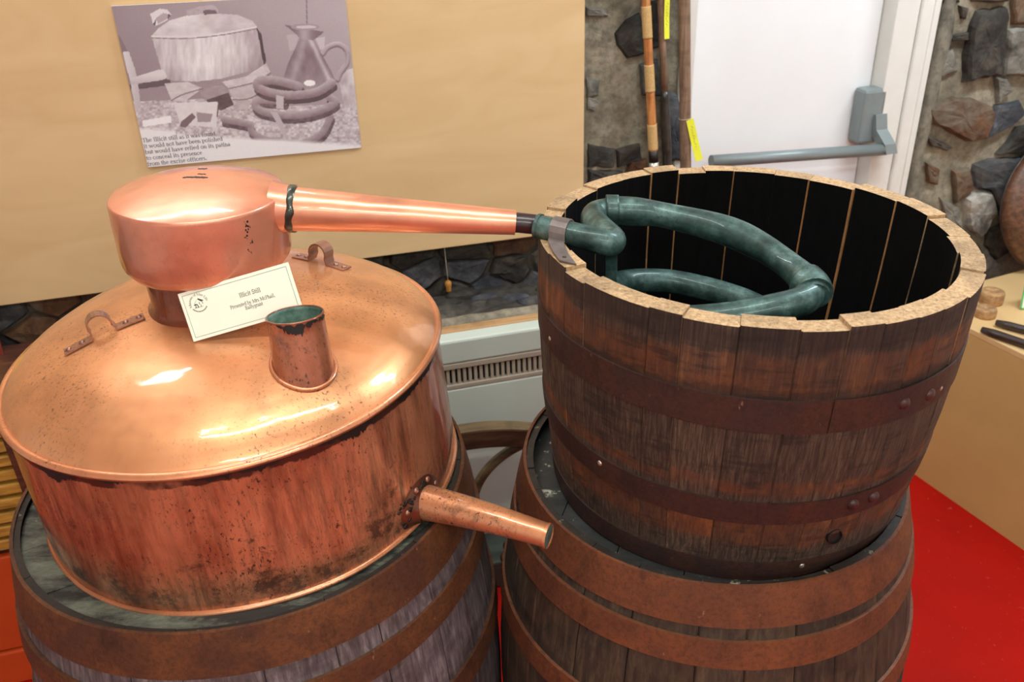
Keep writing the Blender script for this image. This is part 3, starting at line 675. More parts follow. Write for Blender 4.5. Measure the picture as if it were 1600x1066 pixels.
# ------------------------------------------------------------------ a small serif letter set drawn as strokes
TH, HR = .085, .042
def arc(cx, cy, rx, ry, a0, a1, n=10): return [(cx + rx * math.cos(math.radians(a0 + (a1 - a0) * i / n)), cy + ry * math.sin(math.radians(a0 + (a1 - a0) * i / n))) for i in range(n + 1)]
def st(x, y0, y1, w=TH): return (w, [(x, y0), (x, y1)])
def sf(x, y, h=.085): return (HR, [(x - h, y), (x + h, y)])
XH, CP, AS = .45, .66, .68
GL = {
 'T': (.61, [st(.30, 0, CP), sf(.30, 0), (HR, [(.02, .5), (.03, .64), (.58, .64), (.59, .5)])]),
 'I': (.33, [st(.165, 0, CP), sf(.165, 0, .11), sf(.165, CP - .02, .11)]),
 'B': (.62, [st(.15, 0, CP), (HR, [(.03, .64), (.34, .64)] + arc(.34, .495, .15, .145, 90, -90) + [(.15, .35)]), (HR, [(.34, .35)] + arc(.36, .185, .19, .165, 90, -90) + [(.03, .02)]), st(.49, .43, .56), st(.54, .1, .27)]),
 'P': (.56, [st(.15, 0, CP), sf(.15, 0), (HR, [(.03, .64), (.32, .64)] + arc(.33, .475, .18, .165, 90, -90) + [(.15, .31)]), st(.5, .4, .55)]),
 'M': (.88, [st(.12, 0, CP, HR), sf(.12, 0, .1), (TH, [(.13, .65), (.42, .05)]), (HR, [(.42, .04), (.72, .64)]), st(.74, 0, CP), sf(.74, 0, .11), sf(.08, .64, .06), sf(.79, .64, .06)]),
 'S': (.52, [(.07, arc(.25, .49, .16, .15, 40, 210, 9) + arc(.26, .17, .18, .16, 100, -150, 12)), (HR, [(.4, .66), (.41, .48)]), (HR, [(.07, 0), (.06, .2)])]),
 'L': (.58, [st(.15, 0, CP), sf(.15, .64, .11), (HR, [(.03, .02), (.5, .02), (.54, .18)])]),
 'a': (.44, [(TH, [(.3, 0.03), (.3, .3)]), (HR, [(.3, .3)] + arc(.19, .32, .11, .12, 0, 160, 8)), (.06, [(.3, .27), (.15, .21)] + arc(.14, .11, .09, .1, 120, 300, 8) + [(.3, .1)]), (HR, [(.3, .03), (.42, .04)])]),
 'b': (.5, [st(.11, 0, AS), sf(.06, AS, .05), (HR, arc(.27, .22, .17, .22, 150, -160, 16)), st(.43, .12, .33, .07)]),
 'c': (.44, [(.06, arc(.24, .22, .18, .21, 50, 310, 16)), st(.07, .12, .33, .07)]),
 'd': (.5, [st(.38, 0, AS), sf(.33, AS, .05), sf(.43, 0.01, .05), (HR, arc(.22, .22, .17, .22, 30, 340, 16)), st(.07, .12, .33, .07)]),
 'e': (.44, [(.05, [(.06, .26), (.38, .26)] + arc(.22, .23, .17, .21, 10, 310, 16)), st(.07, .12, .32, .07)]),
 'f': (.33, [st(.13, 0, .55), sf(.14, 0, .1), (HR, [(.13, .5)] + arc(.25, .54, .12, .14, 180, 60, 6)), sf(.15, XH - .02, .13)]),
 'g': (.5, [(.055, arc(.22, .31, .14, .14, 0, 360, 16)), (HR, [(.3, .4), (.46, .42)]), (.055, [(.14, .18), (.12, .08), (.36, .04)] + arc(.25, -.09, .18, .11, 50, -230, 14))]),
 'h': (.5, [st(.11, 0, AS), sf(.06, AS, .05), sf(.11, 0), (HR, [(.11, .34), (.2, .43), (.3, .43), (.37, .34)]), st(.38, 0, .35), sf(.39, 0)]),
 'i': (.28, [st(.14, 0, XH), sf(.09, XH - .02, .05), sf(.14, 0), (.1, [(.14, .57), (.14, .67)])]),
 'l': (.28, [st(.14, 0, AS), sf(.09, AS, .05), sf(.14, 0)]),
 'm': (.78, [st(.12, 0, XH), sf(.07, XH - .02, .05), sf(.12, 0), (HR, [(.12, .34), (.22, .43), (.3, .43), (.37, .34)]), st(.385, 0, .35), sf(.385, 0), (HR, [(.39, .34), (.48, .43), (.57, .43), (.64, .34)]), st(.65, 0, .35), sf(.66, 0)]),
 'n': (.5, [st(.12, 0, XH), sf(.07, XH - .02, .05), sf(.12, 0), (HR, [(.12, .34), (.2, .43), (.3, .43), (.37, .34)]), st(.38, 0, .35), sf(.39, 0)]),
 'o': (.5, [(.05, arc(.25, .22, .19, .215, 0, 360, 18)), st(.07, .13, .32, .07), st(.43, .13, .32, .07)]),
 'p': (.5, [st(.11, -.2, XH), sf(.06, XH - .02, .05), sf(.11, -.2), (HR, arc(.27, .22, .17, .22, 150, -160, 16)), st(.43, .12, .33, .07)]),
 'r': (.34, [st(.11, 0, XH), sf(.06, XH - .02, .05), sf(.12, 0), (HR, [(.11, .3), (.18, .4), (.25, .43)]), (.08, [(.25, .41), (.33, .39)])]),
 's': (.39, [(.06, arc(.19, .33, .11, .1, 40, 220, 8) + arc(.2, .11, .13, .1, 80, -150, 10))]),
 't': (.29, [st(.13, .06, .58), sf(.14, XH - .02, .12), (HR, [(.13, .08), (.17, .02), (.27, .04)])]),
 'u': (.5, [st(.11, .1, XH), sf(.06, XH - .02, .05), (HR, [(.11, .12), (.17, .02), (.28, .02), (.37, .1)]), st(.38, 0, XH), sf(.33, XH - .02, .05), sf(.43, .01, .05)]),
 'v': (.48, [(TH, [(.07, .44), (.24, .02)]), (HR, [(.25, .01), (.41, .44)]), sf(.07, XH - .02, .08), sf(.41, XH - .02, .06)]),
 'w': (.7, [(TH, [(.06, .44), (.21, .02)]), (HR, [(.21, .01), (.35, .43)]), (TH, [(.33, .43), (.48, .02)]), (HR, [(.48, .01), (.63, .44)]), sf(.07, XH - .02, .08), sf(.63, XH - .02, .06)]),
 'x': (.48, [(TH, [(.08, .44), (.4, .01)]), (HR, [(.39, .44), (.07, .01)]), sf(.08, XH - .02), sf(.38, XH - .02), sf(.09, .01), sf(.39, .01)]),
 'y': (.48, [(TH, [(.07, .44), (.25, .02)]), (HR, [(.42, .44), (.2, -.14), (.1, -.19), (.05, -.15)]), sf(.07, XH - .02, .08), sf(.41, XH - .02, .06)]),
 '.': (.25, [(.1, [(.12, 0), (.12, .09)])]), ',': (.25, [(.1, [(.12, 0), (.12, .08)]), (HR, [(.15, 0), (.08, -.12)])]),
}
def text_w(s): return sum(.26 if ch == ' ' else GL[ch][0] for ch in s)
def text_mb(mb, s, size, place, fit=None, bold=1.0):
    """place(x, y) -> Vector on the surface; x along the line, y up"""
    k = 1.0
    if fit: k = fit / (text_w(s) * size)
    x = 0.0
    for ch in s:
        if ch == ' ': x += .26 * size * k; continue
        adv, strokes = GL[ch]
        for w_, pts in strokes:
            w_ = w_ * bold
            for (x0, y0), (x1, y1) in zip(pts[:-1], pts[1:]):
                dx, dy = x1 - x0, y1 - y0; L = math.hypot(dx, dy) or 1; ox, oy = -dy / L * w_ / 2, dx / L * w_ / 2; ex, ey = dx / L * .01, dy / L * .01
                quad = [(x0 - ox - ex, y0 - oy - ey), (x1 - ox + ex, y1 - oy + ey), (x1 + ox + ex, y1 + oy + ey), (x0 + ox - ex, y0 + oy - ey)]
                mb.add([place(x + a * size * k, b * size) for a, b in quad], [(0, 1, 2, 3)])
        x += adv * size * k
    return mb
cap = ['The Illicit still as it was found.', 'it would not have been polished', 'but would have relied on its patina', 'to conceal its presence', 'from the excise officers.']
for i, (ln, (x0, y0), (x1, y1)) in enumerate(zip(cap, [(226, 838), (234, 873), (241, 907), (247, 942), (254, 977)], [(664, 797), (697, 828), (742, 860), (575, 910), (603, 942)])):
    a = sk2pr(x0, y0); b = sk2pr(x1, y1); dx, dy = b[0] - a[0], b[1] - a[1]; L = math.hypot(dx, dy); cs, sn = dx / L, dy / L
    mb = MB(); text_mb(mb, ln, .0135, lambda x, y, a=a, cs=cs, sn=sn: Vector((a[0] + x * cs - y * sn, -.0047, a[1] + x * sn + y * cs)), L, 1.15)
    mb.build('caption_line', M_ink, ps)

# ------------------------------------------------------------------ oak barrels
def stave(mb, a0, a1, prof, th, ch_out=.002, ch_in=(.0, .0), seg=4):
    """one stave: prof = [(z, r_outer)], material slots 0 outer, 1 edges and top, 2 inside, 3 inner arris"""
    da = a1 - a0; sec_n = None; rows = []
    for (z, ro) in prof:
        ri = ro - th; dl = ch_out / ro; d0 = max(ch_in[0], .0008) / ri; d1 = max(ch_in[1], .0008) / ri
        pts = [(a0, ro - ch_out)] + [(a0 + dl + (da - 2 * dl) * i / seg, ro) for i in range(seg + 1)] + [(a1, ro - ch_out)]
        pts += [(a1, ri + ch_in[1])] + [(a1 - d1 - (da - d0 - d1) * i / seg, ri) for i in range(seg + 1)] + [(a0, ri + ch_in[0])]
        rows.append([(r * math.cos(a), r * math.sin(a), z) for a, r in pts])
    n_ = len(rows[0]); b = len(mb.v)
    mb.v += [Vector(q) for r in rows for q in r]
    def mat(j):
        if j <= seg + 1: return 0
        if j == seg + 2: return 1
        if j == seg + 3: return 3 if ch_in[1] > .0005 else 2
        if j == 2 * seg + 4: return 3 if ch_in[0] > .0005 else 2
        if j == n_ - 1: return 1
        return 2
    for i in range(len(rows) - 1):
        for j in range(n_):
            j2 = (j + 1) % n_
            mb.f.append((b + i * n_ + j, b + i * n_ + j2, b + (i + 1) * n_ + j2, b + (i + 1) * n_ + j)); mb.m.append(mat(j)); mb.sm.append(False)
    mb.f.append(tuple(b + j for j in reversed(range(n_)))); mb.m.append(1); mb.sm.append(False)
    mb.f.append(tuple(b + (len(rows) - 1) * n_ + j for j in range(n_))); mb.m.append(1); mb.sm.append(False)
    return mb
def make_barrel(name, label, loc, Rt, dR, H_, woodm, rustm, headm, hoops, head_drop, chime, nst, rotdeg, seed):
    rot_r = math.radians(100 if seed == 5 else 150)
    R = lambda z: Rt + dR * (1 - ((z - H_ / 2) / (H_ / 2)) ** 2)
    b = thing(name, label, 'barrel', Matrix.Translation(loc))
    rd = random.Random(seed); cuts = [0]
    for i in range(nst): cuts.append(cuts[-1] + rd.uniform(.7, 1.3))
    cuts = [c / cuts[-1] * 2 * PI + math.radians(rotdeg) for c in cuts]
    zs = [H_ * i / 12 for i in range(13)]
    for i in range(nst):
        mb = MB(); prof = [(z, R(z) + (0 if z < H_ else -.001)) for z in zs]; prof[-1] = (H_ - .001 - rd.uniform(0, .003), Rt - .001)
        stave(mb, cuts[i] + .0012, cuts[i + 1] - .0012, prof, chime, .0022, (.0004, .0004))
        mb.build('stave', [woodm, M_chime, M_char, M_char], b)
    for k, (z0, z1, prd) in enumerate(hoops):
        mb = MB(); n = 6; pf = [(R(z0 + (z1 - z0) * i / n) + prd, z0 + (z1 - z0) * i / n) for i in range(n + 1)]
        inner = [(r - prd - .001, z) for r, z in reversed(pf)]
        fnh = lambda r, z, a: (r + .0008 * math.sin(a * 5 + k), z + .0015 * math.sin(a * 3 + k * 2))
        mb.lathe(pf, 96, fn=fnh); mb.lathe([inner[-1], pf[0]], 96, fn=fnh); mb.lathe([pf[-1], inner[0]], 96, fn=fnh); mb.lathe(inner, 96, fn=fnh)
        h = mb.build('hoop', rustm, b)
        a = rot_r + k * .15 - (2.68 if seed == 9 and k < 2 else 0)
        for da in (0, .09):
            zz = (z0 + z1) / 2; MB().dome(((R(zz) + prd) * math.cos(a + da), (R(zz) + prd) * math.sin(a + da), zz), (math.cos(a + da), math.sin(a + da), 0), .0085, .004).build('rivet', M_rivet, h)
    # head boards, recessed below the chime
    Rh = Rt - chime * .3; nb = 6; zt = H_ - head_drop; e = [-Rh + 2 * Rh * i / nb for i in range(nb + 1)]; ca, sa = math.cos(.5 + rotdeg), math.sin(.5 + rotdeg)
    for i in range(nb):
        x0, x1 = e[i] + .0008, e[i + 1] - .0008; top = []
        for j in range(9): x = x0 + (x1 - x0) * j / 8; top.append((x, math.sqrt(max(0, Rh * Rh - x * x))))
        for j in range(9): x = x1 + (x0 - x1) * j / 8; top.append((x, -math.sqrt(max(0, Rh * Rh - x * x))))
        top = [(x * ca - y * sa, x * sa + y * ca) for x, y in top]; n = len(top)
        dz = rd.uniform(0, .0012)
        mb = MB().add([(x, y, zt - dz) for x, y in top] + [(x, y, zt - .02) for x, y in top], [tuple(reversed(range(n))), tuple(range(n, 2 * n))] + [(j, (j + 1) % n, n + (j + 1) % n, n + j) for j in range(n)])
        mb.build('head_board', headm, b)
    return b
HB = .88
left_hoops = [(.815, .8805, .004), (.738, .780, .0045), (.582, .625, .0045), (.255, .298, .0045), (.10, .142, .0045), (.0, .065, .004)]
right_hoops = [(.821, .8805, .0035), (.762, .803, .0045), (.622, .662, .0045), (.218, .258, .0045), (.077, .117, .0045), (.0, .059, .004)]
make_barrel('oak_barrel', 'grey weathered oak barrel with rusty hoops under the copper still', (-.4185, 1.0912, 0), .333, .0445, HB, M_bar_l, M_rust_l, M_head_l, left_hoops, .014, .009, 27, 11, 5)
make_barrel('oak_barrel', 'dark brown oak barrel with orange rusty hoops under the open wooden tub', (.3011, 1.0892, 0), .2865, .0545, HB, M_bar_r, M_rust_r, M_head_r, right_hoops, .027, .011, 25, 40, 9)

# ------------------------------------------------------------------ open tub
TUB_B = Vector((.3236, 1.1057, .855)); TUB_A = Vector((.0229, -.014, .9996))
TM = axisM(TUB_B, TUB_A)
tub = thing('wooden_tub', 'open half-barrel oak tub with a cut pale rim, standing on the right barrel', 'tub', TM)
TPROF = [(0.0, .2635), (.035, .2675), (.13, .2795), (.2, .2855), (.256, .2885), (.32, .2903), (.3905, .2908)]
def tr(z):
    for (z0, r0), (z1, r1) in zip(TPROF[:-1], TPROF[1:]):
        if z <= z1: return r0 + (r1 - r0) * (z - z0) / (z1 - z0)
    return TPROF[-1][1]
joints = [-155, -146.9, -127.3, -119.4, -106.8, -94, -83.4, -75.3, -66, -57.5, -46.9, -30.6, -18.8, -6, 8, 22.5, 39, 55, 67, 81, 91, 101, 111.6, 124, 137, 150, 161, 172, 184, 195, 205]
pale = {22.5: .0014, 39: .0021, 55: .0013, 81: .0008, 111.6: .0010, 101: .0006}
rd = random.Random(21)
for a, b_ in zip(joints[:-1], joints[1:]):
    mb = MB(); top = .3905 + rd.uniform(-.0035, .003); bk = rd.uniform(-.0012, .0012)
    prof = [(z, r + bk * (z / .39)) for z, r in TPROF[:-1]] + [(top, TPROF[-1][1] + bk)]
    stave(mb, math.radians(a) + .0006, math.radians(b_) - .0006, prof, .0285 + rd.uniform(-.002, .002), .0016, (pale.get(a, .0002), pale.get(b_, .0002)))
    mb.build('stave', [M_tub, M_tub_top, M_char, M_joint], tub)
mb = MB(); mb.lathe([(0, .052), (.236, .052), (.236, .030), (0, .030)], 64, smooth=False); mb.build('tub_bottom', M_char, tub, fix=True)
def tub_hoop(z0, z1, prd, screws, rivets, wob):
    n = 4; pf = [(tr(z0 + (z1 - z0) * i / n) + prd, z0 + (z1 - z0) * i / n) for i in range(n + 1)]
    inner = [(r - prd - .0012, z) for r, z in reversed(pf)]
    fnh = lambda r, z, a: (r + .0006 * math.sin(a * 6 + wob), z + .002 * math.sin(a * 2 + wob))
    h = MB().lathe(pf, 120, fn=fnh).lathe([inner[-1], pf[0]], 120, fn=fnh).lathe([pf[-1], inner[0]], 120, fn=fnh).lathe(inner, 120, fn=fnh).build('hoop', M_rust_t, tub)
    for (a, z) in rivets:
        a = math.radians(a); r = tr(z) + prd; MB().dome((r * math.cos(a), r * math.sin(a), z), (math.cos(a), math.sin(a), .05), .0085, .0055).build('rivet', M_rivet, h)
    for (a, z) in screws:
        a = math.radians(a); r = tr(z) + prd; MB().dome((r * math.cos(a), r * math.sin(a), z), (math.cos(a), math.sin(a), .05), .004, .002).build('screw', M_screw, h)
    return h
h = tub_hoop(.254, .299, .0022, [(-49.5, .270), (-163, .272)], [(-64.5, .277), (-55, .273)], 0)
# lapped end of the upper hoop
a0, a1 = math.radians(-84), math.radians(-47); pf = [(tr(.258) + .0034, .2555), (tr(.298) + .0034, .2995)]
MB().lathe(pf, 20, a0=a0, a1=a1).lathe([pf[1], (pf[1][0] - .002, pf[1][1])], 20, a0=a0, a1=a1).lathe([(pf[0][0] - .002, pf[0][1]), pf[0]], 20, a0=a0, a1=a1).lathe([(pf[1][0] - .002, pf[1][1]), (pf[0][0] - .002, pf[0][1])], 20, a0=a0, a1=a1).build('hoop_lap', M_rust_t, h)
h = tub_hoop(.110, .147, .0022, [(-140, .135)], [(-71, .130), (-64.5, .131)], 2.0)
tub_hoop(.0, .034, .002, [(-80.5, .026)], [], 4.0)
ah = math.radians(-73); cc = Vector(((tr(.073) + .0035) * math.cos(ah), (tr(.073) + .0035) * math.sin(ah), .073)); nn = Vector((math.cos(ah), math.sin(ah), .12)).normalized()
u_ = nn.orthogonal().normalized(); v_ = nn.cross(u_)
mb = MB(); ring = [(1.18, -.004), (1.12, .0), (1.0, .0004), (.94, -.003), (.0, -.003)]
vs_ = [cc + (u_ * math.cos(2 * PI * j / 18) + v_ * math.sin(2 * PI * j / 18)) * .0098 * r + nn * d for (r, d) in ring for j in range(18)]
mb.add(vs_, [(i * 18 + j, i * 18 + (j + 1) % 18, i * 18 + 18 + (j + 1) % 18, i * 18 + 18 + j) for i in range(4) for j in range(18)])
mb.build('bung_hole', M_black, tub, fix=True)

# ------------------------------------------------------------------ copper worm in the tub
worm = thing('copper_worm', 'green patinated copper coil pipe inside the wooden tub', 'coil', Matrix.Translation((.27, 1.09, .93)))
WI = MATS[worm.name].inverted()
P_in = [(.040, 1.090, 1.2655), (.075, 1.072, 1.2625), (.110, 1.056, 1.258), (.130, 1.052, 1.2535)]
RWI = .0165
mb = MB(); path = smooth_path(P_in, 6)
mb.tube(path, RWI, 20, caps=False); mb.tube(list(reversed(path[:8])), RWI - .0025, 20, m=1, caps=False)
d0 = (Vector(P_in[1]) - Vector(P_in[0])).normalized()
mb.tube([Vector(P_in[0]) - d0 * .0005, Vector(P_in[0]) + d0 * .004], RWI + .0012, 20, caps=False)
mb.xf(WI).build('inlet_pipe', [M_verdigris, M_patina_in], worm)
bend = smooth_path([(.112, 1.058, 1.257), (.131, 1.054, 1.2525), (.139, 1.072, 1.249), (.131, 1.105, 1.248), (.123, 1.140, 1.249), (.126, 1.165, 1.252), (.147, 1.176, 1.254), (.168, 1.175, 1.253)], 6)
MB().tube(bend, [.0168 + .0025 * math.sin(PI * i / (len(bend) - 1)) for i in range(len(bend))], 18).xf(WI).build('bend_pipe', M_verdigris, worm)
loop1 = smooth_path([(.150, 1.176, 1.2535), (.19, 1.172, 1.251), (.226, 1.165, 1.247), (.302, 1.130, 1.236), (.347, 1.080, 1.226), (.374, 1.024, 1.216), (.384, .985, 1.209), (.382, .968, 1.206)], 6)
MB().tube(loop1, [.0195 + .0015 * math.sin(i * .4) for i in range(len(loop1))], 18).xf(WI).build('upper_coil', M_verdigris, worm)
loop2 = smooth_path([(.386, .985, 1.2075), (.366, .961, 1.203), (.33, .951, 1.199), (.28, .949, 1.191), (.22, .962, 1.181), (.175, 1.0, 1.168), (.152, 1.06, 1.154), (.148, 1.13, 1.140), (.158, 1.19, 1.126), (.182, 1.225, 1.117), (.222, 1.238, 1.112), (.268, 1.238, 1.106), (.330, 1.212, 1.098), (.378, 1.175, 1.09), (.405, 1.12, 1.08), (.40, 1.05, 1.068), (.37, .99, 1.058), (.31, .955, 1.047)], 5)
MB().tube(loop2, .0192, 16).xf(WI).build('middle_coil', M_verdigris, worm)
loop3 = smooth_path([(.32, .957, 1.048), (.25, .965, 1.036), (.19, 1.01, 1.022), (.175, 1.09, 1.005), (.20, 1.17, .99), (.27, 1.21, .975), (.35, 1.18, .96), (.395, 1.11, .945), (.395, 1.02, .935), (.385, .93, .930), (.392, .87, .928)], 5)
MB().tube(loop3, .0188, 14).xf(WI).build('lower_coil', M_verdigris, worm)
def collar(pts, r, nm='collar'):
    MB().tube(smooth_path(pts, 4), r, 18).xf(WI).build(nm, M_verdigris, worm)
collar([(.380, 1.003, 1.2125), (.385, .987, 1.2095), (.383, .972, 1.207)], .0232)
collar([(.142, 1.177, 1.2538), (.160, 1.176, 1.2532)], .0222)
# vertical copper tie between the turns
MB().strip([(.138, 1.068, 1.245), (.139, 1.072, 1.21), (.140, 1.08, 1.15), (.141, 1.085, 1.10), (.150, 1.09, 1.03)], (.0075, -.002, 0), .003).xf(WI).build('tie_strip', M_verdigris, worm)
# grey strap holding the inlet to the rim
cx = Vector((.072, 1.0735, 1.2627)); dx = (Vector(P_in[1]) - Vector(P_in[0])).normalized(); sd = dx.cross(Vector((0, 0, 1))).normalized()
pts = []
for a in range(-20, 171, 19):
    t = math.radians(a); pts.append(cx + (-sd * math.cos(t)) * 0 + (sd * math.cos(t) + Vector((0, 0, 1)) * math.sin(t)) * (RWI + .0016))
sd2 = sd if sd.y < 0 else -sd
pts = [cx + (sd2 * math.cos(math.radians(a)) + Vector((0, 0, 1)) * math.sin(math.radians(a))) * (RWI + .0018) for a in (165, 140, 115, 90, 65, 40, 15)]
pts += [cx + sd2 * .0200 + Vector((.001, 0, -.004)), Vector((.0625, 1.050, 1.2580)), Vector((.0635, 1.040, 1.2558)), Vector((.0670, 1.015, 1.2552)), Vector((.0735, .988, 1.2545))]
MB().strip(pts, dx * .0115, .002).xf(WI).build('rim_strap', M_strap, worm)
pk = Vector((.0700, 1.003, 1.2560)); MB().dome(WI @ pk, (0, 0, 1), .0028, .0014).build('strap_nail', M_rust_t, worm)

# ------------------------------------------------------------------ copper still
SB = Vector((-.4063, 1.1132, .870)); SA = Vector((-.0252, -.0303, .9992))
SM = axisM(SB, SA); SI = SM.inverted()
still = thing('copper_still', 'polished copper pot still with a long tapering arm, standing on the left barrel', 'still', SM)
def wob(r, z, a): 
    k = noise.noise(Vector((math.cos(a) * 2, math.sin(a) * 2, z * 8))); return (r + .0022 * k, z)
mb = MB(); mb.lathe([(0, .001), (.295, .001), (.306, .003), (.3085, .008), (.3080, .05), (.3068, .10), (.3055, .15), (.3045, .19), (.3035, .212), (.3040, .221)], 128, fn=wob)
mb.build('body', M_copper_body, still)
DOMEP = [(.3035, .225), (.2985, .2315), (.290, .2405), (.278, .250), (.262, .2595), (.243, .2685), (.222, .277), (.2, .2845), (.175, .2915), (.15, .297), (.125, .3015), (.10, .305), (.08, .307)]
def domez(r):
    P = sorted(DOMEP)
    if r <= P[0][0]: return P[0][1]
    for (r0, z0), (r1, z1) in zip(P[:-1], P[1:]):
        if r <= r1: return z0 + (z1 - z0) * (r - r0) / (r1 - r0)
    return P[-1][1]
def dent(r, z, a):
    x, y = r * math.cos(a), r * math.sin(a); e = min(1, (.303 - r) / .05)
    k = noise.noise(Vector((x * 9, y * 9, 3))) * .0022 * e
    d = math.hypot((x - .20), (y + .06)); k -= .004 * math.exp(-(d / .035) ** 2) * e   # dent behind the filler cup
    return r, z + k
fine = []
for (r0, z0), (r1, z1) in zip(DOMEP[:-1], DOMEP[1:]):
    for i in range(3): fine.append((r0 + (r1 - r0) * i / 3, z0 + (z1 - z0) * i / 3))
fine.append(DOMEP[-1])
mb = MB(); mb.lathe(fine, 128, fn=dent); mb.build('dome', M_copper_dome, still)
def ring(R, z, r, n=128, m=8, w_=0.0): return [(R + r * math.cos(2 * PI * i / m), z + r * math.sin(2 * PI * i / m)) for i in range(m + 1)]
MB().lathe(ring(.3042, .2235, .0058), 128, fn=wob).build('seam_bead', M_bead, still)
MB().lathe(ring(.3085, .0055, .0048), 128, fn=wob).build('foot_bead', M_bead, still)
MB().lathe([(.098, .302), (.093, .306), (.0885, .311), (.087, .318), (.0865, .368)], 72).build('neck', M_copper_neck, still)
# head
HC = Vector((-.4138, 1.1029, 1.2318)); HA = Vector((.0453, -.0222, .9987)); HMx = SI @ axisM(HC, HA)
HP = [(.084, -.006), (.098, -.0045), (.1045, -.001), (.1095, .006), (.1118, .0135), (.1125, .04), (.1127, .07), (.1125, .0905), (.1123, .0930), (.1115, .0948), (.1100, .0958), (.10, .0992), (.088, .1035), (.07, .108), (.05, .1115), (.03, .1135), (.012, .1145), (0, .1147)]
def hw(r, z, a): return (r + .0012 * noise.noise(Vector((math.cos(a) * 2, math.sin(a) * 2, z * 15))) * min(1, r * 20), z)
hd = MB().lathe(HP, 112, fn=hw).xf(HMx).build('head', M_copper_head, still)
A0, A1 = Vector((-.3120, 1.100, 1.3020)), Vector((.0105, 1.1, 1.2685))
ap = [A0.lerp(A1, i / 14) for i in range(15)]
def arm_r(i): return .0318 - .0148 * (i / 14) ** .85
mb = MB().tube(ap, [arm_r(i) for i in range(15)], 40, caps=False); mb.tube([ap[14], ap[13]], [arm_r(14), arm_r(14) - .003], 40, m=1, caps=False)
mb.xf(SI).build('arm', [M_copper_arm, M_stub], hd)
# irregular dark green solder ring where the arm meets the head
ad = (A1 - A0).normalized(); u1 = ad.orthogonal().normalized(); v1 = ad.cross(u1); vs_ = []
for j in range(48):
    a = 2 * PI * j / 48; wv = .0056 + .0030 * noise.noise(Vector((math.cos(a) * 2, math.sin(a) * 2, 1))); off = .004 * noise.noise(Vector((math.cos(a) * 1.5, math.sin(a) * 1.5, 5)))
    rdv = u1 * math.cos(a) + v1 * math.sin(a); c = A0 + ad * (.0250 + off)
    for (s_, k) in ((-1, .0298), (-.6, .0322), (.6, .0320), (1, .0290)): vs_.append(c + ad * wv * s_ + rdv * k)
MB().add(vs_, [(j * 4 + i, ((j + 1) % 48) * 4 + i, ((j + 1) % 48) * 4 + i + 1, j * 4 + i + 1) for j in range(48) for i in range(3)], 0, True).xf(SI).build('solder_ring', M_solder, hd)
MB().tube([A0 - ad * .002, A0 + ad * .010, A0 + ad * .024], [.0360, .0328, .0312], 40, caps=False).xf(SI).build('arm_socket', M_copper_head, hd)
S1_ = Vector((.0395, 1.1, 1.2645))
MB().tube([A1 - ad * .02, A1 + ad * .005, S1_ - ad * .004, S1_], [.0138, .0138, .0138, .0130], 28).xf(SI).build('arm_end_tube', M_stub, hd)
# small black scuffs on the head
def scuff(path, wd, parent, M_):
    MB().tube(path, wd, 6).xf(SI).build('scuff_mark', M_, parent)
def head_pt(x, y): 
    r = math.hypot(x, y); P = sorted(HP[10:]); z = P[-1][1]
    for (r0, z0), (r1, z1) in zip(P[:-1], P[1:]):
        if r <= r1: z = z0 + (z1 - z0) * (r - r0) / (r1 - r0); break
    return SM @ (HMx @ Vector((x, y, z)))
rsc = random.Random(8)
for (x0, x1, y, n_, r) in ((-.015, .014, .003, 34, .0030), (-.001, .008, .017, 9, .0018), (-.010, .000, .046, 10, .0026)):
    mb = MB()
    for k in range(n_):
        x = x0 + (x1 - x0) * k / (n_ - 1); p_ = head_pt(x, y + .0022 * noise.noise(Vector((x * 260, y * 50, 1))) + rsc.uniform(-.0012, .0012)); mb.dome(p_, HA, r * rsc.uniform(.35, 1.0), .0008, 6)
    mb.xf(SI).build('scuff_mark', M_black, hd)
for (dg, z, r) in ((-44, .082, .0034), (-43.5, .074, .0036), (-45, .064, .0026), (-42, .056, .0022), (-41.5, .076, .0014), (-44.8, .046, .0016), (-43.2, .042, .0012)):
    mb = MB()
    for k in range(6):
        a = math.radians(dg) + rsc.uniform(-1, 1) * r / .13; z_ = z + rsc.uniform(-1.2, 1.2) * r; mb.dome((.1124 * math.cos(a), .1124 * math.sin(a), z_), (math.cos(a), math.sin(a), 0), r * rsc.uniform(.25, .6), .0005, 6)
    mb.xf(HMx).build('scuff_mark', M_black, hd)
# filler cup
cl = SI @ Vector((-.2640, .9425, 1.1425)); cr = math.hypot(cl.x, cl.y); cz = domez(cr) 
cupM = Matrix.Translation((cl.x, cl.y, cz - .003)) @ Matrix.Rotation(-.16, 4, 'X') @ Matrix.Rotation(-.02, 4, 'Y') @ Matrix.Scale(.95, 4, Vector((0, 0, 1)))
mb = MB(); mb.lathe([(.0382, -.030), (.0378, -.012), (.0372, .004), (.0362, .03), (.0352, .055), (.0348, .0715), (.0356, .0735), (.0352, .0752)], 56)
mb.lathe([(.0352, .0752), (.0338, .0748), (.0335, .07), (.0340, .03), (.0345, -.01), (0, -.01)], 56, m=1)
cup = mb.xf(cupM).build('filler_cup', [M_copper_cup, M_patina_in], still)
bp = []
for k in range(56):        # the bead follows the slope of the dome
    a = 2 * PI * k / 56; x_, yy_ = cl.x + .0392 * math.cos(a), cl.y + .0002 + .0388 * math.sin(a); bp.append((x_, yy_, domez(math.hypot(x_, yy_)) + .0026))
MB().tube(bp, .0028, 8, closed=True).build('cup_bead', M_bead, cup)
MB().lathe(ring(.0348, .0748, .0012, m=6), 56).xf(cupM).build('cup_lip', M_copper_neck, cup)
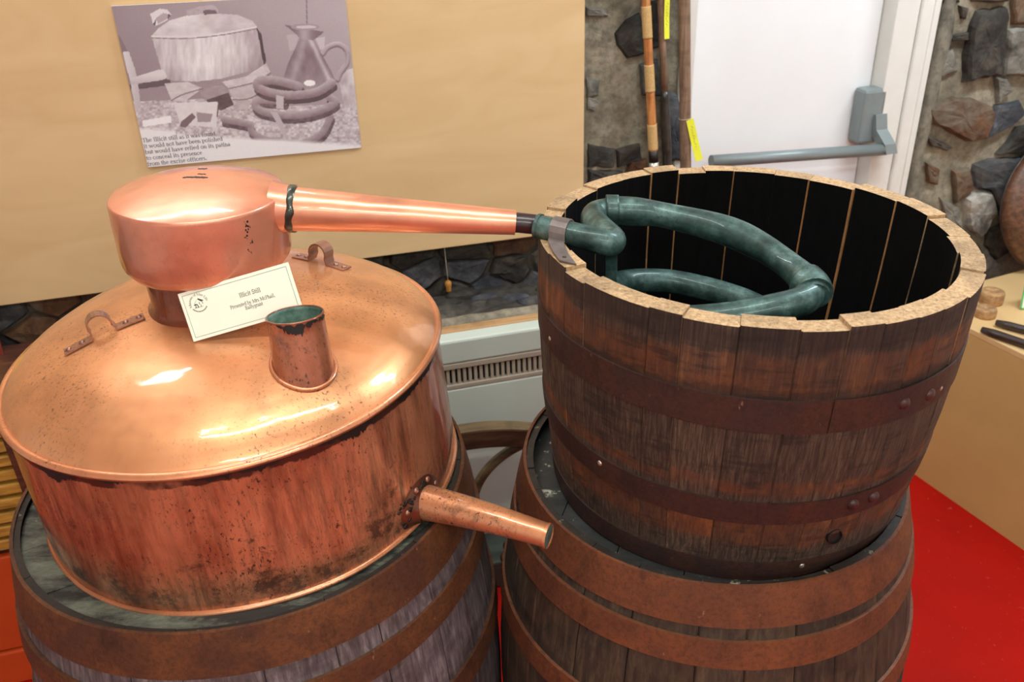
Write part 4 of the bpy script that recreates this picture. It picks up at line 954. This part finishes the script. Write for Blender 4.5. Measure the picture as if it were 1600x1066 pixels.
def smear(R, z0, a0, a1, amp, seed, n, freq, M_=None):
    """black sooty smear with a ragged lower edge, clinging just under a rim"""
    vs_ = []; fs = []
    for i in range(n + 1):
        a = a0 + (a1 - a0) * i / n; f = min(1.0, 4 * i / n, 4 * (n - i) / n)
        k = noise.noise(Vector((a * freq * .35, seed, 0))) * .7 + noise.noise(Vector((a * freq * 2, seed, 4))) * .28 + noise.noise(Vector((a * freq * 6, seed, 8))) * .22 + .30; d = max(0.0002, amp * max(0, k) * f)
        t = z0 - .35 * amp * max(0, noise.noise(Vector((a * freq * 1.7, seed + 9, 0)))) * f; t = max(t, z0 - d + .0002)
        for z in (t, z0 - d): r = R(z); vs_.append((r * math.cos(a), r * math.sin(a), z))
    fs = [(2 * i, 2 * i + 2, 2 * i + 3, 2 * i + 1) for i in range(n)]
    return MB().add(vs_, fs, 0, True)
smear(lambda z: .0352 + .0005 + (.0748 - z) * .02, .0735, math.radians(-150), math.radians(40), .022, 3.0, 160, 3.2).xf(cupM).build('soot_band', M_black, cup)
for k, (d0, d1, am) in enumerate(((-158, -92, .024), (-90, -62, .018), (-64, -8, .026), (-178, -150, .014))):
    smear(lambda z: .3066 - (z - .19) * .03, .2190, math.radians(d0), math.radians(d1), am, 11.0 + k * 5, 700, 16.0).build('solder_smear', M_black, still)
# outlet spout, riveted to the body
B0, B1 = Vector((-.150, .972, .9035)), Vector((.0395, .888, .9005)); bd_ = (B1 - B0).normalized()
sp_ = [B0.lerp(B1, i / 10) + Vector((0, 0, .004 * math.sin(PI * i / 10))) for i in range(11)]
mb = MB().tube(sp_, [.0270 - .0105 * (i / 10) ** .9 for i in range(11)], 32, caps=False); mb.tube([sp_[10], sp_[9], sp_[8]], [.0165, .0150, .0150], 32, m=1, caps=True)
sp = mb.xf(SI).build('outlet_spout', [M_copper_spout, M_patina_in], still)
MB().tube([B1 - bd_ * .003, B1 + bd_ * .001], .0178, 32, caps=False).xf(SI).build('spout_lip', M_bead, sp)
bl = SI @ B0; an = math.atan2(bl.y, bl.x); vs_ = []; fl = []
for i, rr in enumerate((.024, .034, .042, .046)):
    for j in range(36):
        t = 2 * PI * j / 36; da = rr * math.cos(t) / .3085; z = bl.z - .003 + rr * math.sin(t) * .92; z = max(.013, z); R_ = .3090 + (.012, .0034, .0018, -.001)[i] + .0008 * noise.noise(Vector((t, i, 0)))
        vs_.append((R_ * math.cos(an + da), R_ * math.sin(an + da), z))
MB().add(vs_, [(i * 36 + j, i * 36 + (j + 1) % 36, i * 36 + 36 + (j + 1) % 36, i * 36 + 36 + j) for i in range(3) for j in range(36)], 0, True).build('spout_flange', copper('copper_flange', (112, 62, 42), 1.0, 0, None, .36, 1.0), still)
for t in (1.9, 1.1, 2.8, -2.3, .3):
    da = .037 * math.cos(t) / .3085; z = max(.016, bl.z - .003 + .037 * math.sin(t)); MB().dome((.3112 * math.cos(an + da), .3112 * math.sin(an + da), z), (math.cos(an + da), math.sin(an + da), 0), .0046, .003).build('rivet', M_copper_handle, sp)
# soot and old solder round the spout root
rsp = random.Random(4)
for k in range(26):
    t = rsp.uniform(1.2, 5.2); rr = rsp.uniform(.026, .054); da = rr * math.cos(t) / .3085 - .02; z = bl.z - .003 + rr * math.sin(t)
    if z < .014 or z > .10: continue
    r_ = rsp.uniform(.002, .0055); mb = MB()
    for q_ in range(5):
        a = an + da + rsp.uniform(-1, 1) * r_ / .31; z_ = max(.012, z + rsp.uniform(-1.3, 1.3) * r_); R_ = .3108 + (.0022 if rr < .046 else -.0012); mb.dome((R_ * math.cos(a), R_ * math.sin(a), z_), (math.cos(a), math.sin(a), 0), r_ * rsp.uniform(.4, .9), .0012, 7)
    mb.build('soot_patch', M_black, still)
# strap handles
def on_dome(p): 
    q = SI @ Vector(p); r = math.hypot(q.x, q.y); return Vector((q.x, q.y, domez(r)))
def strap_handle(p0, p1, rad_, wd):
    a = on_dome(p0); b = on_dome(p1); d = (b - a).normalized(); L = (b - a).length; mid = (a + b) / 2
    rn = Vector((mid.x, mid.y, 0)).normalized() * .12 + Vector((0, 0, 1)); up = (rn - d * rn.dot(d)).normalized(); sd = d.cross(up)
    def foot(t):
        p = a + d * (L * t); r = math.hypot(p.x, p.y); return Vector((p.x, p.y, domez(r))) + up * .0022
    m0 = .5 - rad_ / L; m1 = .5 + rad_ / L; base = foot(.5)
    path = [foot(0), foot(m0 * .5), foot(m0 - .02)]
    for t in range(-20, 201, 20):
        ang = math.radians(180 - t); path.append(base + d * (rad_ * math.cos(ang)) + up * (rad_ * .95 + rad_ * 1.02 * math.sin(ang)))
    path += [foot(m1 + .02), foot((m1 + 1) / 2), foot(1)]
    h = MB().strip(path, sd * wd, .0022).build('handle', M_copper_handle, still)
    for t in (.06, m0 * .62, 1 - m0 * .62, .94): MB().dome(foot(t) + up * .0012, up, .0042, .0028).build('rivet', M_copper_handle, h)
strap_handle((-.592, 1.000, 1.15), (-.498, 1.049, 1.17), .0150, .0082)
strap_handle((-.333, 1.248, 1.17), (-.247, 1.203, 1.17), .0150, .0105)

# ------------------------------------------------------------------ museum card
M_card = plain('cream_card', (246, 246, 226), .5, 0, .015, 20)
M_line = plain('green_line', (112, 140, 128), .6, 0, .05, 20)
M_ink2 = plain('dark_ink', (62, 58, 54), .6, 0, .05, 20)
CB0 = Vector((-.4085, .9745, 1.1688)); ux = Vector((.144, .014, .033)).normalized(); up0 = Vector((-.0110, .0220, .0580)); uz = (up0 - ux * up0.dot(ux)).normalized(); un = ux.cross(uz)
CM = Matrix((ux, -un if un.y > 0 else un, uz)).transposed().to_4x4()
nf = Vector((0, 0, 0)) + (un if un.y < 0 else -un)                      # faces the camera
CM = Matrix((ux, -nf, uz)).transposed().to_4x4(); CM.translation = CB0
card = thing('information_card', 'cream museum card with printed text and emblem leaning against the still head', 'sign', CM)
CW, CH = .1475, .0640
MB().bbox((CW / 2, 0, CH / 2), (CW, .0012, CH), .0003).build('card_sheet', M_card, card)
y_ = -.0009; mb = MB(); o_ = .0042; lw = .0005
for (x0, x1, z0, z1) in ((o_, CW - o_, o_, o_ + lw), (o_, CW - o_, CH - o_ - lw, CH - o_), (o_, o_ + lw, o_, CH - o_), (CW - o_ - lw, CW - o_, o_, CH - o_)):
    mb.add([(x0, y_, z0), (x1, y_, z0), (x1, y_, z1), (x0, y_, z1)], [(0, 1, 2, 3)])
mb.build('border_line', M_line, card)
def card_text(s, cx_, z, size, width):
    mb = MB(); text_mb(mb, s, size, lambda x, y: Vector((cx_ - width / 2 + x, y_, z + y)), width, 1.15); mb.build('text_line', M_ink2, card)
card_text('Illicit Still', .602 * CW, .590 * CH, .0084, .192 * CW)
card_text('Presented by Mrs McPhail,', .602 * CW, .418 * CH, .0069, .405 * CW)
card_text('Ballygrant', .602 * CW, .327 * CH, .0069, .159 * CW)
# round emblem: lettering on a circle round a little house
ec = Vector((.151 * CW, 0, .715 * CH)); er = .0100
def on_circle(r0, a_start, dirn):
    def f(x, y):
        a = a_start - dirn * x / r0; r = r0 + y * dirn; return Vector((ec.x + r * math.cos(a), y_, ec.z + r * math.sin(a)))
    return f
mb = MB(); text_mb(mb, 'Museum of Islay Life', .0044, on_circle(er, math.radians(196), 1), er * math.radians(196), 1.1)
mb.build('emblem_text', M_ink2, card)
mb = MB()
for k in range(17):      # the lower ring of print is too small to read
    a = math.radians(212 + k * 6.8); 
    for (r0, r1) in ((er + .0002, er + .0016),):
        da = .045; mb.add([(ec.x + r * math.cos(a + s_), y_, ec.z + r * math.sin(a + s_)) for r, s_ in ((r0, -da), (r1, -da * (.4 + .5 * (k % 3 > 0))), (r1, da * .6), (r0, da))], [(0, 1, 2, 3)])
mb.build('emblem_small_print', M_ink2, card)
mb = MB()
def epoly(pts): mb.add([(ec.x + a * .0085, y_, ec.z + b * .0085) for a, b in pts], [tuple(range(len(pts)))])
epoly([(-.05, .62), (.1, .72), (.85, .22), (.45, .12)]); epoly([(-.85, -.2), (-.6, .0), (-.25, -.1), (-.15, -.35), (-.4, -.2), (-.6, -.22)]); epoly([(-.6, -.25), (-.5, -.25), (-.5, -.6), (-.62, -.6)]); epoly([(-.3, -.3), (-.15, -.35), (-.15, -.65), (-.25, -.65)])
epoly([(.05, .1), (.14, .1), (.14, -.2), (.05, -.2)]); epoly([(.55, .1), (.62, .1), (.62, -.25), (.55, -.25)]); epoly([(-.1, .62), (-.05, .66), (-.62, .02), (-.68, .02)]); epoly([(-.8, -.55), (.5, -.6), (.5, -.64), (-.8, -.62)]); epoly([(.2, -.25), (.27, -.25), (.27, -.6), (.2, -.6)])
mb.build('emblem_house', M_ink2, card)

# ------------------------------------------------------------------ heater and pull cord
M_heater = plain('pale_heater_paint', (206, 216, 204), .4, 0, .02, 10)
M_grille = plain('beige_grille', (176, 164, 146), .5, 0, .04, 20)
M_void = plain('heater_inside', (16, 16, 15), .8, 0, .2, 20)
ht = thing('storage_heater', 'pale storage heater with a slotted grille under the stone wall', 'heater', wallM(.30, 1.80, 0))
X0, X1, DP = -.55, .46, .048; XC, XW = (X0 + X1) / 2, X1 - X0
MB().bbox((XC, DP / 2, .672), (XW, DP, .064), .006).build('top_casing', M_heater, ht)
MB().bbox((XC, DP / 2, .301), (XW, DP, .536), .006).build('front_casing', M_heater, ht)
MB().box((XC, .030, .605), (XW - .02, .028, .08)).build('grille_recess', M_void, ht)
MB().bbox((XC, .008, .632), (XW, .016, .015), .002).bbox((XC, .008, .574), (XW, .016, .012), .002).build('grille_frame', M_grille, ht)
ms = MB().bbox((0, 0, 0), (.0080, .010, .05), .001).mesh('slat', M_grille)
k = 0; xx = X0 + .01
while xx < X1:
    o = link('slat', ms, ht); o.location = (xx, .009, .602); xx += .0140
MB().bbox((XC, -.055, .045), (XW, .13, .09), .006).build('gap_filler_block', plain('dark_green_grey', (62, 68, 60), .6, 0, .1, 10), ht)  # dark block added to hide the red floor in the barrel gap
for xx in (X0 + .15, X1 - .15): MB().bbox((xx, DP / 2, .018), (.06, DP * .8, .036), .004).build('foot', M_heater, ht)
M_cord = plain('white_cord', (214, 200, 176), .7, 0, .1, 60); M_toggle = plain('orange_wood', (206, 140, 62), .5, 0, .12, 40, 0, .3)
pc = thing('pull_cord', 'thin pull cord with an orange wooden toggle hanging before the stone', 'cord', wallM(.354, 2.066, .712))
MB().tube([(-.004, 0, .17), (-.002, 0, .1), (0, 0, .03)], .0011, 6).build('string', M_cord, pc)
MB().lathe([(0, .032), (.0045, .032), (.0085, .028), (.0092, .020), (.0078, .014), (.0072, .010), (.0072, .003), (.006, .0), (0, .0)], 20).build('toggle', M_toggle, pc)

# ------------------------------------------------------------------ poles by the door
def pole_axis(s0, z0, s1, z1, t0, t1):
    """line through two wall points (s, z), returned from the floor to the ceiling"""
    f = lambda z: WP(s0 + (s1 - s0) * (z - z0) / (z1 - z0), t0 + (t1 - t0) * (z - z0) / (z1 - z0), z)
    return f
M_bamboo = wood('bamboo', (150, 84, 40), (196, 124, 66), (222, 166, 100), grain=(60, 60, 5), rough=.35, var=.05, coat=.5, bump=.1)
M_bind = plain('rattan_binding', (204, 166, 108), .6, 0, .2, 300, .3)
M_pole = wood('grey_pole_wood', (96, 74, 58), (136, 108, 86), (166, 138, 112), grain=(50, 50, 4), rough=.6, var=.05, bump=.15)
M_wrap = plain('dark_wrapping', (52, 48, 42), .4, 0, .5, 40, .4, .4); M_silver = plain('silver_tape', (196, 190, 176), .3, .4, .1, 40)
fb = pole_axis(.885, 1.413, .924, .992, 2.052, 2.043)
bamb = thing('bamboo_rod', 'orange bamboo rod with pale bindings leaning beside the tan board', 'rod', Matrix.Translation(fb(0))); iv = MATS[bamb.name].inverted()
rb = lambda z: .0118 - .0022 * (z - 1.0)
MB().tube([fb(z) for z in np.linspace(.0, 2.25, 24)], [rb(z) for z in np.linspace(.0, 2.25, 24)], 16).xf(iv).build('shaft', M_bamboo, bamb)
for (z0, z1) in ((1.325, 1.40), (1.195, 1.262), (1.045, 1.112), (1.47, 1.53), (1.62, 1.68)):
    zz = np.linspace(z0, z1, 20); MB().tube([fb(z) for z in zz], [rb(z) + .0010 + .0005 * (i % 2) for i, z in enumerate(zz)], 16).xf(iv).build('binding', M_bind, bamb)
MB().tube([fb(1.012), fb(1.043)], rb(1) + .0006, 16).xf(iv).build('black_band', M_black, bamb); MB().tube([fb(.97), fb(1.012)], rb(1) + .001, 16).xf(iv).build('silver_band', M_silver, bamb)
fm = pole_axis(.93, 1.41, .968, .987, 2.065, 2.055)
mid = thing('wooden_pole', 'slim grey wooden pole with a dark wrapped grip behind the bamboo rod', 'pole', Matrix.Translation(fm(0))); iv = MATS[mid.name].inverted()
MB().tube([fm(z) for z in np.linspace(1.19, 2.2, 12)], .0092, 14).xf(iv).build('shaft', M_pole, mid)
zz = np.linspace(0, 1.19, 70); MB().tube([fm(z) for z in zz], [.0105 + .0012 * noise.noise(Vector((z * 30, 0, 0))) + (.002 if z < 1.14 else 0) for z in zz], 14).xf(iv).build('wrapped_grip', M_wrap, mid)
fk = pole_axis(.985, 1.407, 1.014, .982, 2.048, 2.040)
thick = thing('wooden_shaft', 'thick smooth brown wooden shaft nearest the white door', 'pole', Matrix.Translation(fk(0))); iv = MATS[thick.name].inverted()
MB().tube([fk(z) for z in np.linspace(0, 2.25, 12)], [.0150 - .0006 * i / 11 for i in range(12)], 20).xf(iv).build('shaft', M_pole, thick)
MB().dome(fk(2.25), (0, 0, 1), .0143, .006, 16).xf(iv).build('rounded_tip', M_pole, thick)
# a dark green edge strip of the door side, seen past the shaft
M_tag = plain('yellow_tag_paper', (238, 240, 62), .6, 0, .03, 30)
M_pen = plain('faint_pen', (150, 150, 60), .7)
def paper_tag(name_label, top, dvec, L, wd, tie_c, tie_r):
    top = Vector(top); d = Vector(dvec).normalized(); s_ = d.cross(NV).normalized(); M = Matrix((s_, NV, -d)).transposed().to_4x4(); M.translation = top
    t = thing('paper_tag', name_label, 'tag', M, None)
    path = [(-wd * .5, 0, 0), (wd * .5, 0, 0), (wd * .5, .001, -L * .5), (wd * .5, -.003, -L), (-wd * .5, -.003, -L), (-wd * .5, .001, -L * .5)]
    mb = MB(); mb.add([(x, y - .0004, z) for x, y, z in path] + [(x, y + .0004, z) for x, y, z in path], [(0, 1, 2, 5), (5, 2, 3, 4), (11, 8, 7, 6), (10, 9, 8, 11)] + [(i, 6 + i, 6 + (i + 1) % 6, (i + 1) % 6) for i in range(6)])
    mb.build('tag_sheet', M_tag, t)
    mb = MB(); x_ = 0
    for k in range(9): z0 = -L * (.15 + .07 * k); mb.tube([(-.002 * (k % 2), -.0012, z0), (.003 - .002 * (k % 3), -.0010 + .0006 * (z0 < -L * .5) * 0, z0 - L * .05)], .0004, 4)
    mb.build('pen_marks', M_pen, t)
    pts = [Vector(tie_c) + (WV * math.cos(a) + NV * math.sin(a)) * tie_r + Vector((0, 0, .002 * math.cos(a))) for a in np.linspace(0, 2 * PI, 24, endpoint=False)]
    mb = MB().tube(pts, .0007, 5, closed=True); mb.tube([Vector(tie_c) - NV * tie_r, top - d * -.004], .0007, 5); mb.xf(M.inverted()).build('tie_string', M_cord, t)
    return t
pt = fk(1.120)
paper_tag('yellow paper tag tied low on the thick shaft beside the door', pt - NV * .019 + WV * .004, WV * .30 - Vector((0, 0, 1)) - NV * .02, .115, .0205, pt, .0158)
pt = fm(1.42)
paper_tag('yellow paper tag hanging high between the two wooden poles', pt - NV * .013 + WV * .012, WV * .03 - Vector((0, 0, 1)), .10, .0135, pt, .0100)

# ------------------------------------------------------------------ plinth at the right, with its exhibits
M_plinth = plain('tan_plinth_paint', (192, 158, 98), .6, 0, .05, 5)
M_plinth_top = plain('pale_plinth_top', (214, 178, 124), .55, 0, .04, 8)
PA = Vector((1.2368, 2.1637, 0)); PD = Vector((.39, -.9208, 0)).normalized(); PN = Vector((PD.y, -PD.x, 0)); PN = -PN if PN.x < 0 else PN   # PD runs towards the camera, PN away from the tub
PMx = Matrix((PD, PN, Vector((0, 0, 1)))).transposed().to_4x4()
if PMx.determinant() < 0: PMx = Matrix((PD, -PN, Vector((0, 0, 1)))).transposed().to_4x4(); sgn = -1
else: sgn = 1
PMx.translation = PA
pl = thing('display_plinth', 'low tan display plinth at the right edge, standing on the red floor', 'plinth', PMx)
PB0, PB1, PDEP = -.12, 1.15, .75
MB().box(((PB0 + PB1) / 2, sgn * .009, .264), (PB1 - PB0, .018, .528)).build('side_panel', M_plinth, pl)
MB().box((PB1 - .009, sgn * (PDEP / 2 + .018), .264), (.018, PDEP - .002, .528)).build('end_panel', M_plinth, pl)
MB().bbox(((PB0 + PB1) / 2, sgn * PDEP / 2, .5365), (PB1 - PB0 + .004, PDEP, .017), .002).build('top_panel', M_plinth_top, pl)
PZ = .5455
M_iron = plain('dark_iron_wood', (50, 36, 30), .45, 0, .3, 40, .2, .2)
M_cork = wood('cork_wood', (150, 108, 66), (186, 142, 94), (212, 172, 122), grain=(40, 40, 40), rough=.8, var=.1)
def rod(label, a, b, r):
    a, b = Vector(a), Vector(b); d = (b - a).normalized(); t = thing('dark_rod', label, 'rod', Matrix.Translation(a)); iv = MATS[t.name].inverted()
    n = 14; MB().tube([a + (b - a) * (i / n) for i in range(n + 1)], [r * (.7 if i in (0, n) else 1.0) for i in range(n + 1)], 14).xf(iv).build('shaft', M_iron, t)
    MB().tube([a + (b - a) * .55, a + (b - a) * .60], r * 1.25, 14).xf(iv).build('collar', M_black, t)
rod('dark wooden rod along the near edge of the tan plinth', (1.284, 2.052, PZ + .012), (1.56, 1.70, PZ + .012), .0115)
rod('second dark wooden rod behind the front one on the tan plinth', (1.342, 2.090, PZ + .012), (1.66, 1.80, PZ + .012), .0115)
def disc(label, c, r, h, tilt=0.0):
    t = thing('wooden_disc', label, 'float', Matrix.Translation(c) @ Matrix.Rotation(tilt, 4, 'X'))
    MB().lathe([(0, 0), (r * .94, 0), (r, h * .12), (r, h * .85), (r * .92, h), (r * .3, h), (r * .26, h * .8), (0, h * .8)], 28).build('body', M_cork, t)
disc('pale wooden disc lying lowest on the plinth behind the tub rim', (1.345, 2.155, PZ), .030, .026)
disc('pale wooden disc leaning behind the other on the plinth', (1.405, 2.238, PZ + .001), .033, .036, .0)
# round wooden dish leaning on the wall, cut by the picture edge
M_dish = wood('brown_dish', (54, 32, 20), (98, 62, 40), (132, 90, 62), grain=(30, 30, 6), rough=.5, var=.05, coat=.2)
dm = thing('wooden_dish', 'large round brown wooden dish leaning at the right edge of the picture', 'dish', Matrix.Translation(WP(2.262, 1.935, PZ)) @ Matrix.Rotation(YAW, 4, 'Z') @ Matrix.Rotation(math.radians(78), 4, 'X'))
rdh = .215
mb = MB().lathe([(0, .03), (.08, .028), (.16, .012), (.195, -.012), (.208, -.014), (.215, -.006), (.205, .012), (.17, .034), (.09, .05), (0, .052)], 64).xf(Matrix.Translation((0, rdh, -.01)))
mb.build('bowl', M_dish, dm)
MB().lathe(ring(.209, -.012, .006, m=8), 64).xf(Matrix.Translation((0, rdh, -.01))).build('rim', M_iron, dm)
M_white = plain('white_label', (240, 246, 238), .5, 0, .01, 20); M_green = plain('green_edge', (96, 190, 96), .5, 0, .02, 20)
lb = thing('exhibit_label', 'white exhibit label with a green border at the right edge, before the dish', 'label', Matrix.Translation((1.462, 2.185, PZ)) @ Matrix.Rotation(YAW - .35, 4, 'Z') @ Matrix.Rotation(-.14, 4, 'X'))
MB().box((.06, 0, .072), (.12, .002, .14)).build('sheet', M_white, lb)
MB().box((.002, -.0014, .072), (.004, .0016, .14)).box((.06, -.0014, .140), (.12, .0016, .004)).box((.06, -.0014, .004), (.12, .0016, .004)).build('green_border', M_green, lb)
MB().box((.06, .022, .036), (.05, .04, .072)).build('prop', M_white, lb)

# ------------------------------------------------------------------ between and beside the barrels
M_dkw = wood('dark_rail_wood', (40, 26, 18), (74, 50, 34), (104, 76, 50), grain=(4, 30, 30), rough=.5, var=.1, coat=.2)
tr_ = thing('wooden_trestle', 'dark wooden rail with a curved brace between the two barrels, before the heater', 'trestle', wallM(.38, 1.70, 0))
M_edge = wood('pale_edge_wood', (78, 60, 40), (104, 84, 56), (126, 104, 72), grain=(4, 30, 30), rough=.6, var=.05)  # paler wood for the rail top and the curved brace
rl = MB().strip(smooth_path([(-.24, .0, .478), (-.16, 0, .488), (-.08, 0, .490), (.0, 0, .483), (.08, 0, .464), (.22, 0, .418)], 5), (0, .019, 0), .050).build('rail', M_dkw, tr_)
MB().strip(smooth_path([(-.24, .0, .503), (-.16, 0, .513), (-.08, 0, .515), (.0, 0, .508), (.08, 0, .489), (.22, 0, .443)], 5), (0, .0195, 0), .005).build('rail_cap', M_edge, rl)
for xx, zz in ((-.22, .46), (.2, .42)): MB().bbox((xx, -.045, zz / 2), (.035, .035, zz), .004).build('leg', M_dkw, tr_)
MB().tube(smooth_path([(-.083, .02, .10), (-.078, .02, .18), (-.055, .02, .306), (-.01, .02, .377), (.06, .02, .420), (.14, .02, .430), (.2, .02, .41)], 6), .0125, 12).build('curved_brace', M_edge, tr_)
M_yel = wood('yellow_slat', (150, 104, 36), (190, 142, 58), (214, 172, 84), grain=(4, 40, 40), rough=.5, var=.2)
M_crate = wood('dark_crate', (46, 26, 20), (84, 44, 28), (112, 66, 40), grain=(5, 30, 30), rough=.55, var=.1)
ch = thing('slatted_chest', 'dark wooden chest with yellow slats behind the still at the left edge', 'chest', wallM(-.98, 1.72, 0))
MB().bbox((0, .155, .735), (.70, .32, .03), .004).build('lid', M_crate, ch)
MB().box((0, .165, .40), (.66, .28, .635)).build('chest_body', M_crate, ch)
for k in range(9): MB().bbox((0, .012, .695 - k * .036), (.62, .02, .026), .003).build('slat', M_yel, ch)
for xx in (-.325, .325): MB().bbox((xx, .018, .41), (.04, .036, .62), .003).build('corner_post', M_crate, ch)
M_orange = plain('orange_paint', (196, 74, 26), .5, 0, .06, 10)
MB().bbox((0, .155, .05), (.72, .32, .10), .004).build('base_block', M_orange, ch)
MB().bbox((0, .012, .24), (.62, .02, .27), .003).build('lower_panel', M_orange, ch)
# a folded yellow leaflet standing on the chest
lf = thing('yellow_leaflet', 'yellow leaflet standing on the chest at the far left edge', 'leaflet', wallM(-.722, 1.985, .75) @ Matrix.Rotation(.1, 4, 'Z'))
MB().add([(-.14, 0, 0), (.0, 0, 0), (.0, .03, .19), (-.14, .03, .19), (-.14, .003, 0), (.0, .003, 0), (.0, .033, .19), (-.14, .033, .19)], [(0, 1, 2, 3), (7, 6, 5, 4), (0, 4, 5, 1), (1, 5, 6, 2), (2, 6, 7, 3), (3, 7, 4, 0)]).build('sheet', plain('leaflet_yellow', (236, 196, 70), .5, 0, .1, 8), lf)
MB().add([(.0, 0, 0), (.012, -.002, 0), (.012, .028, .19), (.0, .03, .19), (.0, .004, 0), (.012, .004, 0), (.012, .036, .19), (.0, .036, .19)], [(0, 1, 2, 3), (7, 6, 5, 4), (0, 4, 5, 1), (1, 5, 6, 2), (2, 6, 7, 3), (3, 7, 4, 0)]).build('red_edge', plain('leaflet_red', (120, 40, 26), .5, 0, .1, 8), lf)

# ------------------------------------------------------------------ ceiling light fittings
M_fit = plain('white_fitting', (236, 236, 232), .5, 0, .02, 10)
FITTING_AT = ['above the copper still', 'close to the wall above the tan board', 'behind the photographer', 'above the white door', 'added for fill, far left behind the photographer', 'added for fill, far right behind the photographer']
for (s, t, L, wd, W_, c), place in zip(LAMPS, FITTING_AT):
    f = thing('ceiling_light', 'fluorescent ceiling light fitting ' + place, 'ceiling light', wallM(s, t, CEIL), 'fluorescent ceiling fittings')
    MB().bbox((0, 0, -.03), (L + .06, wd + .04, .058), .006).build('housing', M_fit, f)
    e = NT('tube_glow'); e.set(Base_Color=(.9, .9, .9, 1), Emission_Color=c + (1,), Emission_Strength=4.0)
    for yy in (-wd / 4, wd / 4): MB().tube([(-L / 2, yy, -.078), (L / 2, yy, -.078)], .013, 12).build('tube', e.mat, f)
    for xx in (-L / 2 - .012, L / 2 + .012): MB().bbox((xx, 0, -.075), (.024, wd, .035), .003).build('end_cap', M_fit, f)
